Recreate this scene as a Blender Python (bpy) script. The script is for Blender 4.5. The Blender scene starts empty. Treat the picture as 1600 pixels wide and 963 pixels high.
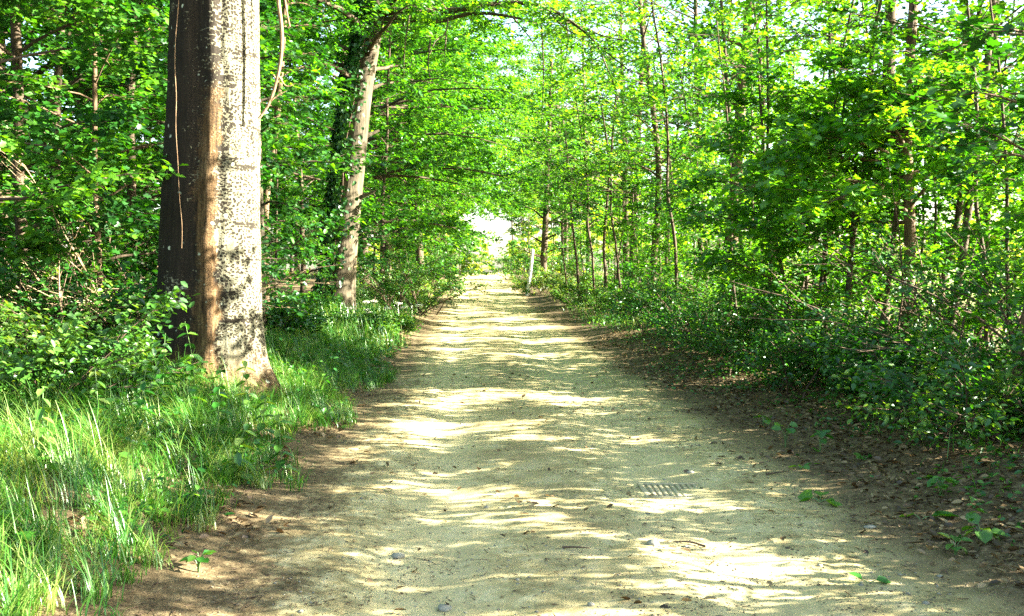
import bpy, math, random
import numpy as np
from mathutils import Vector, Matrix

scene = bpy.context.scene
C = scene.collection
R = math.radians

# ------------------------------------------------------------------ camera, light, exposure
CAM_Z = 1.6
FPX = 1537.0
YAW, PITCH = R(2.42), R(2.09)
cd = bpy.data.cameras.new('camera')
cam = bpy.data.objects.new('camera', cd)
C.objects.link(cam)
cam.location = (0, 0, CAM_Z)
cam.rotation_euler = (R(90) - PITCH, 0, -YAW)
cd.sensor_width = 36.0
cd.lens = 36.0 * FPX / 1600.0
cd.clip_start = 0.05
cd.clip_end = 3000
scene.camera = cam

SUN_EL, SUN_AZ = R(21.5), R(-5)          # azimuth from +X towards +Y
sdir = Vector((math.cos(SUN_EL) * math.cos(SUN_AZ), math.cos(SUN_EL) * math.sin(SUN_AZ), math.sin(SUN_EL)))
world = bpy.data.worlds.new('World')
scene.world = world
world.use_nodes = True
wn = world.node_tree
bg = wn.nodes['Background']
sky = wn.nodes.new('ShaderNodeTexSky')
sky.sky_type = 'NISHITA'
sky.sun_disc = False
sky.sun_elevation = SUN_EL
sky.sun_rotation = R(90) - SUN_AZ
sky.air_density = 1.0
sky.dust_density = 2.0
wn.links.new(sky.outputs[0], bg.inputs[0])
bg.inputs[1].default_value = 0.055
sl = bpy.data.lights.new('sun', 'SUN')
sl.energy = 5.0
sl.angle = R(0.42)
sl.color = (1.0, 0.95, 0.84)
so = bpy.data.objects.new('sun', sl)
C.objects.link(so)
so.rotation_euler = sdir.to_track_quat('Z', 'Y').to_euler()
vs = scene.view_settings
vs.view_transform = 'Standard'
vs.look = 'None'
vs.exposure = 4.0
vs.gamma = 1.0
vs.use_curve_mapping = False
cy = scene.cycles
cy.max_bounces = 7
cy.diffuse_bounces = 3
cy.glossy_bounces = 2
cy.transmission_bounces = 5
cy.use_adaptive_sampling = True
cy.adaptive_threshold = 0.005
cy.sample_clamp_indirect = 6.0
cy.use_denoising = False
cy.denoiser = 'OPENIMAGEDENOISE'
cy.denoising_input_passes = 'RGB_ALBEDO_NORMAL'

# ------------------------------------------------------------------ numeric helpers
RM = np.array(cam.rotation_euler.to_matrix())


def P(px, py, d):
    """world point on the sight line of photo pixel (px, py) at forward distance d"""
    v = RM @ np.array([(px - 800) / FPX, -(py - 481.5) / FPX, -1.0])
    return np.array([0, 0, CAM_Z]) + v * (d / v[1])


def PX(px, d):
    return P(px, 425, d)[0]


def sstep(a, b, x):
    t = np.clip((np.asarray(x, float) - a) / (b - a), 0, 1)
    return t * t * (3 - 2 * t)


_tab = np.random.default_rng(11).random((256, 256))


def vnoise(x, y, s, k=0):
    x = np.asarray(x, float) * s + 37.3 * k
    y = np.asarray(y, float) * s + 91.7 * k
    xi = np.floor(x).astype(int); yi = np.floor(y).astype(int)
    fx = x - xi; fy = y - yi
    fx = fx * fx * (3 - 2 * fx); fy = fy * fy * (3 - 2 * fy)
    a = _tab[xi & 255, yi & 255]; b = _tab[(xi + 1) & 255, yi & 255]
    c = _tab[xi & 255, (yi + 1) & 255]; d = _tab[(xi + 1) & 255, (yi + 1) & 255]
    return (a * (1 - fx) + b * fx) * (1 - fy) + (c * (1 - fx) + d * fx) * fy


PL, PR = -1.05, 2.4                    # edges of the sandy track


def zg(x, y):
    x = np.asarray(x, float); y = np.asarray(y, float)
    z = 1.32 * sstep(32, 72, y) - 0.8 * sstep(76, 130, y)
    z = z + 0.36 * sstep(1.1, 3.0, -x) + 0.16 * sstep(2.7, 4.8, x)
    z = z + 1.6 * sstep(24, 80, x) + 1.0 * sstep(12, 40, -x)
    off = np.maximum(sstep(1.0, 2.4, -x), sstep(2.4, 4.2, x))
    z = z + off * (0.22 * (vnoise(x, y, .45, 1) - .5) + 0.10 * (vnoise(x, y, 1.7, 2) - .5) + .05 * (vnoise(x, y, 5.1, 3) - .5))
    on = 1 - off
    rut = np.exp(-((x + .25) / .35) ** 2) + np.exp(-((x - 1.45) / .4) ** 2)
    z = z - on * .035 * rut + on * (.05 * (vnoise(x, y, .8, 4) - .5) + .022 * (vnoise(x * 1.0, y, 3.3, 5) - .5) + .012 * (vnoise(x, y, 9.0, 6) - .5) + .007 * (vnoise(x, y, 21.0, 7) - .5))
    return z


def zg1(x, y):
    return float(zg(np.array([x]), np.array([y]))[0])


# ------------------------------------------------------------------ mesh helpers
def build(name, chunks, mats, parent=None, smooth=False, link=True):
    """chunks: list of (V, F, material index, per-vertex value)"""
    me = bpy.data.meshes.new(name)
    Vs, Ls, Ns, Ms, Rs = [], [], [], [], []
    o = 0
    for V, F, mi, rv in chunks:
        if len(F) == 0:
            continue
        Vs.append(V); Ls.append((F + o).ravel())
        Ns.append(np.full(len(F), F.shape[1])); Ms.append(np.full(len(F), mi))
        Rs.append(np.broadcast_to(rv, (len(V),)).astype(np.float32))
        o += len(V)
    V = np.concatenate(Vs).astype(np.float32); L = np.concatenate(Ls).astype(np.int32); N = np.concatenate(Ns).astype(np.int32)
    me.vertices.add(len(V)); me.vertices.foreach_set('co', V.ravel())
    me.loops.add(len(L)); me.loops.foreach_set('vertex_index', L)
    me.polygons.add(len(N))
    st = np.zeros(len(N), np.int32); st[1:] = np.cumsum(N)[:-1]
    me.polygons.foreach_set('loop_start', st)
    for m in mats:
        me.materials.append(m)
    me.polygons.foreach_set('material_index', np.concatenate(Ms).astype(np.int32))
    if smooth:
        me.polygons.foreach_set('use_smooth', np.ones(len(N), bool))
    a = me.attributes.new('rnd', 'FLOAT', 'POINT')
    a.data.foreach_set('value', np.concatenate(Rs))
    me.update(calc_edges=True)
    ob = bpy.data.objects.new(name, me)
    if link:
        C.objects.link(ob)
    if parent is not None:
        ob.parent = parent
    return ob


def tag(o, label=None, cat=None, group=None, kind=None):
    if label: o['label'] = label
    if cat: o['category'] = cat
    if group: o['group'] = group
    if kind: o['kind'] = kind
    return o


def empty(name, loc, label, cat, group=None, rz=0):
    o = bpy.data.objects.new(name, None)
    C.objects.link(o)
    o.location = loc
    o.rotation_euler = (0, 0, rz)
    o.empty_display_size = .2
    return tag(o, label, cat, group)


def children(o):
    return [c for c in C.objects if c.parent == o]


def copy_thing(o, loc, rz, s, label=None, group=None):
    c = o.copy(); C.objects.link(c)
    c.location = loc; c.rotation_euler = (0, 0, rz); c.scale = (s, s, s)
    if label: c['label'] = label
    if group: c['group'] = group
    for ch in children(o):
        k = ch.copy(); C.objects.link(k); k.parent = c
        for gch in children(ch):
            kk = gch.copy(); C.objects.link(kk); kk.parent = k
    return c


def norm(a):
    return a / np.maximum(np.linalg.norm(a, axis=-1, keepdims=True), 1e-9)


def tube(pts, radii, n=8, mi=0, rv=0.5, cap=True):
    pts = np.asarray(pts, float); radii = np.asarray(radii, float)
    m = len(pts)
    t = norm(np.gradient(pts, axis=0))
    ref = np.array([0., 1, 0]) if abs(t[0][2]) > .7 else np.array([0, 0, 1.])
    a = norm(np.cross(t, ref)); b = norm(np.cross(t, a))
    th = np.arange(n) * 2 * math.pi / n
    V = pts[:, None] + radii[:, None, None] * (np.cos(th)[None, :, None] * a[:, None] + np.sin(th)[None, :, None] * b[:, None])
    V = V.reshape(-1, 3)
    i = np.arange(m - 1)[:, None] * n; j = np.arange(n)[None]; k = (np.arange(n)[None] + 1) % n
    F = np.stack([i + j, i + k, i + n + k, i + n + j], -1).reshape(-1, 4)
    return (V, F, mi, rv)


def prisms(p0, p1, r0, r1, mi=0):
    """many thin three-sided twigs at once"""
    t = norm(p1 - p0)
    ref = np.where(np.abs(t[:, 2:3]) > .8, np.array([[0, 1., 0]]), np.array([[0, 0, 1.]]))
    a = norm(np.cross(t, ref)); b = np.cross(t, a)
    th = np.arange(3) * 2 * math.pi / 3
    off = np.cos(th)[None, :, None] * a[:, None] + np.sin(th)[None, :, None] * b[:, None]
    V = np.concatenate([p0[:, None] + off * np.reshape(r0, (-1, 1, 1)), p1[:, None] + off * np.reshape(r1, (-1, 1, 1))], 1)
    n = len(p0)
    f = np.array([[0, 1, 4, 3], [1, 2, 5, 4], [2, 0, 3, 5]])
    F = (f[None] + (np.arange(n) * 6)[:, None, None]).reshape(-1, 4)
    return (V.reshape(-1, 3), F, mi, .5)


def _maple():
    o = [(0, 0), (.06, .24), (.22, .20), (.34, .50), (.52, .24), (.74, .32), (1, 0), (.74, -.32), (.52, -.24), (.34, -.50), (.22, -.20), (.06, -.24)]
    v = np.array([(.42, 0)] + o)
    w = .16 * np.abs(v[:, 1]) - .18 * v[:, 0] ** 2
    T = np.column_stack([v, w])
    F = np.array([[0, i, i % 12 + 1] for i in range(1, 13)])
    return T, F


def _oval(width=.27):
    v = np.array([(0, 0), (.3, width), (.7, width * .85), (1, 0), (.7, -width * .85), (.3, -width)])
    w = .3 * np.abs(v[:, 1]) - .15 * v[:, 0] ** 2
    return np.column_stack([v, w]), np.array([[0, 3, 2, 1], [0, 5, 4, 3]])


def _rhomb():
    v = np.array([(0, 0), (.45, .36), (1, 0), (.45, -.36)])
    w = .3 * np.abs(v[:, 1]) - .1 * v[:, 0] ** 2
    return np.column_stack([v, w]), np.array([[0, 2, 1], [0, 3, 2]])


TM = {'maple': _maple(), 'oval': _oval(), 'lance': _oval(.15), 'round': _oval(.42), 'rhomb': _rhomb()}


def leaves(pos, axis, nrm, size, kind, rng, mi=0, rv=None):
    T, F = TM[kind]
    n = norm(nrm)
    a = norm(axis - (axis * n).sum(-1, keepdims=True) * n)
    b = np.cross(n, a)
    s = np.reshape(size, (-1, 1, 1))
    V = pos[:, None] + s * (T[None, :, 0:1] * a[:, None] + T[None, :, 1:2] * b[:, None] + T[None, :, 2:3] * n[:, None])
    k = len(T)
    FF = (F[None] + (np.arange(len(pos)) * k)[:, None, None]).reshape(-1, F.shape[1])
    if rv is None:
        rv = rng.random(len(pos))
    return (V.reshape(-1, 3), FF, mi, np.repeat(rv, k))


# ------------------------------------------------------------------ materials
def nt(name):
    m = bpy.data.materials.new(name); m.use_nodes = True
    t = m.node_tree
    t.nodes.clear()
    out = t.nodes.new('ShaderNodeOutputMaterial')
    return m, t, out


def N(t, ty, **kw):
    n = t.nodes.new(ty)
    for k, v in kw.items():
        setattr(n, k, v)
    return n


def ramp(t, stops, interp='LINEAR'):
    r = t.nodes.new('ShaderNodeValToRGB'); cr = r.color_ramp; cr.interpolation = interp
    while len(cr.elements) < len(stops):
        cr.elements.new(.5)
    for e, (p, c) in zip(cr.elements, stops):
        e.position = p; e.color = (*c, 1) if len(c) == 3 else c
    return r


def math_(t, op, a, b=None, c=None, clamp=False):
    n = t.nodes.new('ShaderNodeMath'); n.operation = op; n.use_clamp = clamp
    for i, v in enumerate((a, b, c)):
        if v is None: continue
        if isinstance(v, (int, float)): n.inputs[i].default_value = v
        else: t.links.new(v, n.inputs[i])
    return n.outputs[0]


def mixc(t, f, a, b, mode='MIX'):
    n = t.nodes.new('ShaderNodeMix'); n.data_type = 'RGBA'; n.blend_type = mode
    for s, v in ((0, f), (6, a), (7, b)):
        if isinstance(v, (int, float)): n.inputs[s].default_value = v
        elif isinstance(v, tuple): n.inputs[s].default_value = (*v, 1)
        else: t.links.new(v, n.inputs[s])
    return n.outputs[2]


def leaf_mat(name, c0, c1, c2, trans=.45, tcol=(2.3, 1.75, .5), gloss=.045):
    m, t, out = nt(name)
    at = N(t, 'ShaderNodeAttribute', attribute_name='rnd')
    oi = N(t, 'ShaderNodeObjectInfo')
    v = math_(t, 'ADD', at.outputs['Fac'], math_(t, 'MULTIPLY_ADD', oi.outputs['Random'], .44, -.22), clamp=True)
    r = ramp(t, [(0, c0), (.55, c1), (1, c2)])
    t.links.new(v, r.inputs[0])
    d = N(t, 'ShaderNodeBsdfDiffuse'); t.links.new(r.outputs[0], d.inputs[0])
    tr = N(t, 'ShaderNodeBsdfTranslucent')
    t.links.new(mixc(t, 1.0, r.outputs[0], tcol, 'MULTIPLY'), tr.inputs[0])
    mx = N(t, 'ShaderNodeMixShader'); mx.inputs[0].default_value = trans
    t.links.new(d.outputs[0], mx.inputs[1]); t.links.new(tr.outputs[0], mx.inputs[2])
    g = N(t, 'ShaderNodeBsdfGlossy'); g.inputs['Roughness'].default_value = .42
    g.inputs[0].default_value = (.9, .95, .9, 1)
    m2 = N(t, 'ShaderNodeMixShader'); m2.inputs[0].default_value = gloss
    t.links.new(mx.outputs[0], m2.inputs[1]); t.links.new(g.outputs[0], m2.inputs[2])
    t.links.new(m2.outputs[0], out.inputs[0])
    return m


M_MAPLE = leaf_mat('maple_leaf', (.004, .036, .0025), (.014, .085, .004), (.065, .185, .006), trans=.42, tcol=(2.0, 1.55, .4))
M_BIG = leaf_mat('broad_canopy_leaf', (.014, .085, .004), (.040, .165, .006), (.095, .24, .010), trans=.57, tcol=(2.6, 1.9, .55))
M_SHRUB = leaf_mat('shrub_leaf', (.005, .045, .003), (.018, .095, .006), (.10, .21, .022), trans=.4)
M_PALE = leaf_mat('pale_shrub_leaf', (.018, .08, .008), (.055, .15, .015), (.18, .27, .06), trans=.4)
M_HERB = leaf_mat('herb_leaf', (.008, .062, .004), (.022, .12, .008), (.08, .20, .018), trans=.4)
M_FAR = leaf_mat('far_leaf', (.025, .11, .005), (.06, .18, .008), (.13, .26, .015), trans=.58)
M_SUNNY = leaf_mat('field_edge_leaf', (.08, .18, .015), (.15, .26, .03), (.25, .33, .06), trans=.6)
M_IVY = leaf_mat('ivy_leaf', (.008, .045, .005), (.018, .08, .008), (.05, .13, .02), trans=.15, gloss=.05)
M_GRASS = leaf_mat('grass_blade', (.018, .095, .006), (.05, .17, .010), (.21, .27, .065), trans=.4, tcol=(1.3, 1.2, .6))
M_DRYLEAF = leaf_mat('dead_leaf', (.04, .024, .010), (.12, .075, .032), (.30, .215, .11), trans=.15, tcol=(1.1, .9, .6), gloss=.03)
M_FLOWER = leaf_mat('white_blossom', (.6, .6, .45), (.75, .75, .62), (.8, .8, .75), trans=.3, tcol=(1, 1, .9))


def bark_mat(name, dark, light, sc=1.0, bump=.6):
    m, t, out = nt(name)
    tc = N(t, 'ShaderNodeTexCoord')
    mp = N(t, 'ShaderNodeMapping'); mp.inputs['Scale'].default_value = (14 * sc, 14 * sc, 2.2 * sc)
    t.links.new(tc.outputs['Object'], mp.inputs[0])
    n1 = N(t, 'ShaderNodeTexNoise'); n1.inputs['Scale'].default_value = 1.0; n1.inputs['Detail'].default_value = 6; n1.inputs['Roughness'].default_value = .65
    t.links.new(mp.outputs[0], n1.inputs[0])
    n2 = N(t, 'ShaderNodeTexNoise'); n2.inputs['Scale'].default_value = 1.7; n2.inputs['Detail'].default_value = 3
    t.links.new(tc.outputs['Object'], n2.inputs[0])
    r = ramp(t, [(.32, dark), (.52, tuple((a + b) / 2 for a, b in zip(dark, light))), (.7, light)])
    f = math_(t, 'ADD', math_(t, 'MULTIPLY', n1.outputs[0], .7), math_(t, 'MULTIPLY', n2.outputs[0], .3))
    t.links.new(f, r.inputs[0])
    b = N(t, 'ShaderNodeBsdfPrincipled'); b.inputs['Roughness'].default_value = .9; b.inputs['Specular IOR Level'].default_value = .15
    t.links.new(r.outputs[0], b.inputs['Base Color'])
    bp = N(t, 'ShaderNodeBump'); bp.inputs['Strength'].default_value = bump; bp.inputs['Distance'].default_value = .03
    t.links.new(n1.outputs[0], bp.inputs['Height']); t.links.new(bp.outputs[0], b.inputs['Normal'])
    t.links.new(b.outputs[0], out.inputs[0])
    return m


M_BARK = bark_mat('grey_brown_bark', (.02, .014, .008), (.11, .082, .05))
M_BARKW = bark_mat('tan_bark', (.03, .019, .01), (.18, .12, .068))
M_BARKP = bark_mat('pale_ridged_bark', (.013, .010, .0055), (.125, .103, .062), sc=1.1, bump=1.0)
M_TWIG = bark_mat('twig_bark', (.04, .028, .018), (.16, .11, .07), sc=2)
M_VINE = bark_mat('dry_vine', (.09, .05, .025), (.26, .18, .10), sc=3)
M_STRAW = bark_mat('dry_twig', (.12, .085, .045), (.32, .24, .14), sc=3)
M_POST = bark_mat('white_weathered_post', (.5, .48, .42), (.8, .78, .72), sc=1)


def ground_mat():
    m, t, out = nt('sandy_track_and_forest_floor')
    geo = N(t, 'ShaderNodeNewGeometry')
    sep = N(t, 'ShaderNodeSeparateXYZ'); t.links.new(geo.outputs['Position'], sep.inputs[0])
    X, Y = sep.outputs[0], sep.outputs[1]

    def noise(s, det=4, rough=.55):
        n = N(t, 'ShaderNodeTexNoise'); n.inputs['Scale'].default_value = s; n.inputs['Detail'].default_value = det
        n.inputs['Roughness'].default_value = rough
        t.links.new(geo.outputs['Position'], n.inputs[0]); return n.outputs[0]
    nA, nB, nC, nD = noise(.9, 4), noise(3.5, 5), noise(14, 6, .7), noise(60, 5, .7)
    nE = noise(190, 3, .6)
    wob = math_(t, 'ADD', math_(t, 'MULTIPLY_ADD', nA, 1.1, -.55), math_(t, 'MULTIPLY_ADD', nB, .7, -.35))
    wob = math_(t, 'ADD', wob, math_(t, 'MULTIPLY_ADD', nC, .5, -.25))
    Xw = math_(t, 'ADD', X, wob)
    # 1 on the track, 0 off it
    def mr(v, a, b, inv=False):
        n = N(t, 'ShaderNodeMapRange'); n.interpolation_type = 'SMOOTHSTEP'
        n.inputs[1].default_value = a; n.inputs[2].default_value = b
        n.inputs[3].default_value = 1 if inv else 0; n.inputs[4].default_value = 0 if inv else 1
        t.links.new(v, n.inputs[0]); return n.outputs[0]
    onp = math_(t, 'MULTIPLY', mr(Xw, PL - .30, PL + .55), mr(Xw, PR - .35, PR + .5, True))
    sand = ramp(t, [(.36, (.19, .15, .066)), (.5, (.35, .29, .132)), (.64, (.48, .415, .225))])
    t.links.new(math_(t, 'ADD', math_(t, 'MULTIPLY', nB, .55), math_(t, 'MULTIPLY', nC, .45)), sand.inputs[0])
    # grit: dark crumbs and light grains
    vor = N(t, 'ShaderNodeTexVoronoi'); vor.inputs['Scale'].default_value = 38; t.links.new(geo.outputs['Position'], vor.inputs[0])
    crumb = math_(t, 'MULTIPLY', mr(vor.outputs['Distance'], .14, .30, True), mr(nC, .46, .60))
    s2 = mixc(t, math_(t, 'MULTIPLY', crumb, .75), sand.outputs[0], (.12, .09, .05))
    s2 = mixc(t, math_(t, 'MULTIPLY', mr(nD, .54, .70), .5), s2, (.18, .14, .07))
    s2 = mixc(t, math_(t, 'MULTIPLY', mr(nE, .62, .75), .25), s2, (.55, .48, .30))
    # scattered mould on the track between the ruts
    mid = math_(t, 'MULTIPLY', mr(nA, .5, .66), mr(nC, .42, .6))
    s2 = mixc(t, math_(t, 'MULTIPLY', mid, .7), s2, (.20, .15, .075))
    def lane(c, w):
        d = math_(t, 'ABSOLUTE', math_(t, 'SUBTRACT', math_(t, 'ADD', X, math_(t, 'MULTIPLY_ADD', nA, .5, -.25)), c))
        return mr(d, w * .4, w * 1.5, True)
    lanes = math_(t, 'MAXIMUM', lane(-.25, .33), lane(1.45, .36))
    s2 = mixc(t, math_(t, 'MULTIPLY', lanes, .55), s2, (.43, .365, .185))
    rib = math_(t, 'MULTIPLY', lane(.6, .28), mr(nC, .40, .62))
    s2 = mixc(t, math_(t, 'MULTIPLY', rib, .45), s2, (.19, .145, .07))
    soil = ramp(t, [(.3, (.022, .016, .009)), (.5, (.095, .068, .033)), (.62, (.19, .145, .075)), (.78, (.30, .24, .14))])
    t.links.new(math_(t, 'ADD', math_(t, 'MULTIPLY', nC, .45), math_(t, 'MULTIPLY', nD, .55)), soil.inputs[0])
    col = mixc(t, onp, soil.outputs[0], s2)
    # sunny field beyond the wood
    fld = math_(t, 'MAXIMUM', mr(X, 19, 24), mr(Y, 92, 104))
    fld = math_(t, 'MULTIPLY', fld, math_(t, 'SUBTRACT', 1.0, math_(t, 'MULTIPLY', onp, .7)))
    fc = ramp(t, [(.35, (.16, .24, .05)), (.55, (.30, .36, .10)), (.75, (.42, .42, .16))])
    t.links.new(nB, fc.inputs[0])
    col = mixc(t, fld, col, fc.outputs[0])
    b = N(t, 'ShaderNodeBsdfPrincipled'); b.inputs['Roughness'].default_value = .95; b.inputs['Specular IOR Level'].default_value = .1
    t.links.new(col, b.inputs['Base Color'])
    h = math_(t, 'ADD', math_(t, 'MULTIPLY', nC, .6), math_(t, 'MULTIPLY', nD, .35))
    h = math_(t, 'ADD', h, math_(t, 'MULTIPLY', crumb, .25))
    bp = N(t, 'ShaderNodeBump'); bp.inputs['Strength'].default_value = .5; bp.inputs['Distance'].default_value = .02
    t.links.new(h, bp.inputs['Height']); t.links.new(bp.outputs[0], b.inputs['Normal'])
    t.links.new(b.outputs[0], out.inputs[0])
    return m


M_GROUND = ground_mat()


def mottled_bark():
    m, t, out = nt('mottled_pale_bark')
    at = N(t, 'ShaderNodeAttribute', attribute_name='bark')          # (metres round, metres up, angle)
    sep = N(t, 'ShaderNodeSeparateXYZ'); t.links.new(at.outputs['Vector'], sep.inputs[0])
    A = sep.outputs[2]
    cmb = N(t, 'ShaderNodeCombineXYZ'); t.links.new(sep.outputs[0], cmb.inputs[0]); t.links.new(sep.outputs[1], cmb.inputs[1])

    def noise(sx, sy, det=4, rough=.6):
        mp = N(t, 'ShaderNodeMapping'); mp.inputs['Scale'].default_value = (sx, sy, 1)
        t.links.new(cmb.outputs[0], mp.inputs[0])
        n = N(t, 'ShaderNodeTexNoise'); n.inputs['Scale'].default_value = 1; n.inputs['Detail'].default_value = det; n.inputs['Roughness'].default_value = rough
        t.links.new(mp.outputs[0], n.inputs[0]); return n.outputs[0]

    def mr(v, a, b, lo=0., hi=1.):
        n = N(t, 'ShaderNodeMapRange'); n.interpolation_type = 'SMOOTHSTEP'
        n.inputs[1].default_value = a; n.inputs[2].default_value = b; n.inputs[3].default_value = lo; n.inputs[4].default_value = hi
        t.links.new(v, n.inputs[0]); return n.outputs[0]
    big, mid, fine, streak = noise(2.2, 1.6, 3), noise(7, 7, 4), noise(60, 60, 4, .7), noise(30, 3, 5, .65)
    band = noise(1.2, 9, 3)
    # small squarish dark cracks in loose rows, at two sizes
    wv = N(t, 'ShaderNodeVectorMath'); wv.operation = 'MULTIPLY_ADD'
    nz = N(t, 'ShaderNodeTexNoise'); nz.inputs['Scale'].default_value = 6; nz.inputs['Detail'].default_value = 4
    t.links.new(cmb.outputs[0], nz.inputs[0])
    t.links.new(nz.outputs['Color'], wv.inputs[0]); wv.inputs[1].default_value = (.12, .09, 0); t.links.new(cmb.outputs[0], wv.inputs[2])

    def cells(sx, sy, rnd):
        mp = N(t, 'ShaderNodeMapping'); mp.inputs['Scale'].default_value = (sx, sy, 1)
        t.links.new(wv.outputs[0], mp.inputs[0])
        v = N(t, 'ShaderNodeTexVoronoi'); v.distance = 'CHEBYCHEV'; v.voronoi_dimensions = '2D'
        v.inputs['Scale'].default_value = 1; v.inputs['Randomness'].default_value = rnd
        t.links.new(mp.outputs[0], v.inputs[0]); return v.outputs['Distance']
    vd = mixc(t, mr(noise(1.7, 1.1, 3), .44, .58), cells(24, 32, .82), cells(33, 52, .95))
    vd = math_(t, 'ADD', vd, math_(t, 'MULTIPLY_ADD', fine, .24, -.12))
    # darker bark, part painted-in shade, on the side away from the sun: cracks crowd there and fail on smooth patches
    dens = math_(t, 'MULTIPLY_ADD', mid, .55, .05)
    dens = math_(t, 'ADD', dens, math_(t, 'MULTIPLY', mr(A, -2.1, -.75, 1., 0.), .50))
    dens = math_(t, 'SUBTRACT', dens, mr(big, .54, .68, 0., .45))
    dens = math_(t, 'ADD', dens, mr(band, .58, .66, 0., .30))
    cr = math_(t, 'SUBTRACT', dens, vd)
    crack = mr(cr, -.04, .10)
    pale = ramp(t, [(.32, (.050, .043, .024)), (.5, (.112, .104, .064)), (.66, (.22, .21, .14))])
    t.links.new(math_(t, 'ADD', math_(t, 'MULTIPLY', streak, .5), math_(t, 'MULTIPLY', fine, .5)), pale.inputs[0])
    dk = ramp(t, [(.35, (.005, .004, .0025)), (.55, (.014, .010, .006)), (.75, (.042, .032, .02))])  # near-black: crack colour, also shade painted into the sun-away side
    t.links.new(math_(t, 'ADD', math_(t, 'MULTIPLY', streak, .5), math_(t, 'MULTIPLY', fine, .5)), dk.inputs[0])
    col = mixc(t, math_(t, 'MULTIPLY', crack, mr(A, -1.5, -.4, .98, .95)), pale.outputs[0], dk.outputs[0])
    # smooth brown strip beside the pale face, only part of the way up
    Aw = math_(t, 'ADD', A, math_(t, 'ADD', math_(t, 'ADD', math_(t, 'MULTIPLY_ADD', mid, .5, -.25), math_(t, 'MULTIPLY_ADD', fine, .3, -.15)), math_(t, 'MULTIPLY_ADD', big, .6, -.3)))
    brown = ramp(t, [(.38, (.012, .007, .003)), (.5, (.068, .039, .015)), (.62, (.15, .092, .040))])
    t.links.new(math_(t, 'ADD', math_(t, 'MULTIPLY', streak, .6), math_(t, 'MULTIPLY', fine, .4)), brown.inputs[0])
    hw = math_(t, 'ADD', sep.outputs[1], math_(t, 'MULTIPLY_ADD', mid, 1.6, -.8))
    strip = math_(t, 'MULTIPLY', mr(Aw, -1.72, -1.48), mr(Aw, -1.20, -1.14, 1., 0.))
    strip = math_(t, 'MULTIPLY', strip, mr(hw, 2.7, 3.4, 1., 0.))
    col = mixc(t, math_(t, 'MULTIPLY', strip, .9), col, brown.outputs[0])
    # dirt at the foot
    foot = math_(t, 'MULTIPLY', mr(math_(t, 'ADD', sep.outputs[1], math_(t, 'MULTIPLY_ADD', mid, -.8, .4)), .1, .55, 1., 0.), .8)
    col = mixc(t, foot, col, brown.outputs[0])
    # a few lichen spots
    v2 = N(t, 'ShaderNodeTexVoronoi'); v2.voronoi_dimensions = '2D'; v2.inputs['Scale'].default_value = 5
    t.links.new(cmb.outputs[0], v2.inputs[0])
    col = mixc(t, math_(t, 'MULTIPLY', mr(v2.outputs['Distance'], .06, .13, 1., 0.), mr(mid, .55, .62)), col, (.38, .42, .30))
    b = N(t, 'ShaderNodeBsdfPrincipled'); b.inputs['Roughness'].default_value = .9; b.inputs['Specular IOR Level'].default_value = .15
    t.links.new(col, b.inputs['Base Color'])
    h = math_(t, 'ADD', math_(t, 'MULTIPLY', crack, -.7), math_(t, 'ADD', math_(t, 'MULTIPLY', streak, .5), math_(t, 'MULTIPLY', fine, .3)))
    bp = N(t, 'ShaderNodeBump'); bp.inputs['Strength'].default_value = .8; bp.inputs['Distance'].default_value = .02
    t.links.new(h, bp.inputs['Height']); t.links.new(bp.outputs[0], b.inputs['Normal'])
    t.links.new(b.outputs[0], out.inputs[0])
    return m


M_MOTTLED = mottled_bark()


def plain_mat(name, c0, c1, scale=40, rough=.85, metal=0.):
    m, t, out = nt(name)
    tc = N(t, 'ShaderNodeTexCoord')
    n = N(t, 'ShaderNodeTexNoise'); n.inputs['Scale'].default_value = scale; n.inputs['Detail'].default_value = 5
    t.links.new(tc.outputs['Object'], n.inputs[0])
    at = N(t, 'ShaderNodeAttribute', attribute_name='rnd')
    r = ramp(t, [(.3, c0), (.7, c1)])
    t.links.new(math_(t, 'ADD', math_(t, 'MULTIPLY', n.outputs[0], .6), math_(t, 'MULTIPLY', at.outputs['Fac'], .4)), r.inputs[0])
    b = N(t, 'ShaderNodeBsdfPrincipled'); b.inputs['Roughness'].default_value = rough; b.inputs['Metallic'].default_value = metal
    t.links.new(r.outputs[0], b.inputs['Base Color'])
    bp = N(t, 'ShaderNodeBump'); bp.inputs['Strength'].default_value = .4; bp.inputs['Distance'].default_value = .01
    t.links.new(n.outputs[0], bp.inputs['Height']); t.links.new(bp.outputs[0], b.inputs['Normal'])
    t.links.new(b.outputs[0], out.inputs[0])
    return m


M_STONE = plain_mat('field_stone', (.10, .095, .07), (.23, .215, .155), 25)
M_IRON = plain_mat('dusty_cast_iron', (.26, .22, .12), (.40, .34, .19), 30, .85, .0)
M_DIRT = plain_mat('packed_sand', (.16, .13, .07), (.34, .28, .15), 40)

# ------------------------------------------------------------------ ground and track: one sheet, split where the track starts
def axis_pts(fine0, fine1, step, lo, hi, grow=1.16):
    a = list(np.arange(fine0, fine1 + 1e-6, step))
    s = step
    while a[-1] < hi:
        s *= grow; a.append(a[-1] + s)
    s = step
    while a[0] > lo:
        s *= grow; a.insert(0, a[0] - s)
    return np.array(a)


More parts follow.
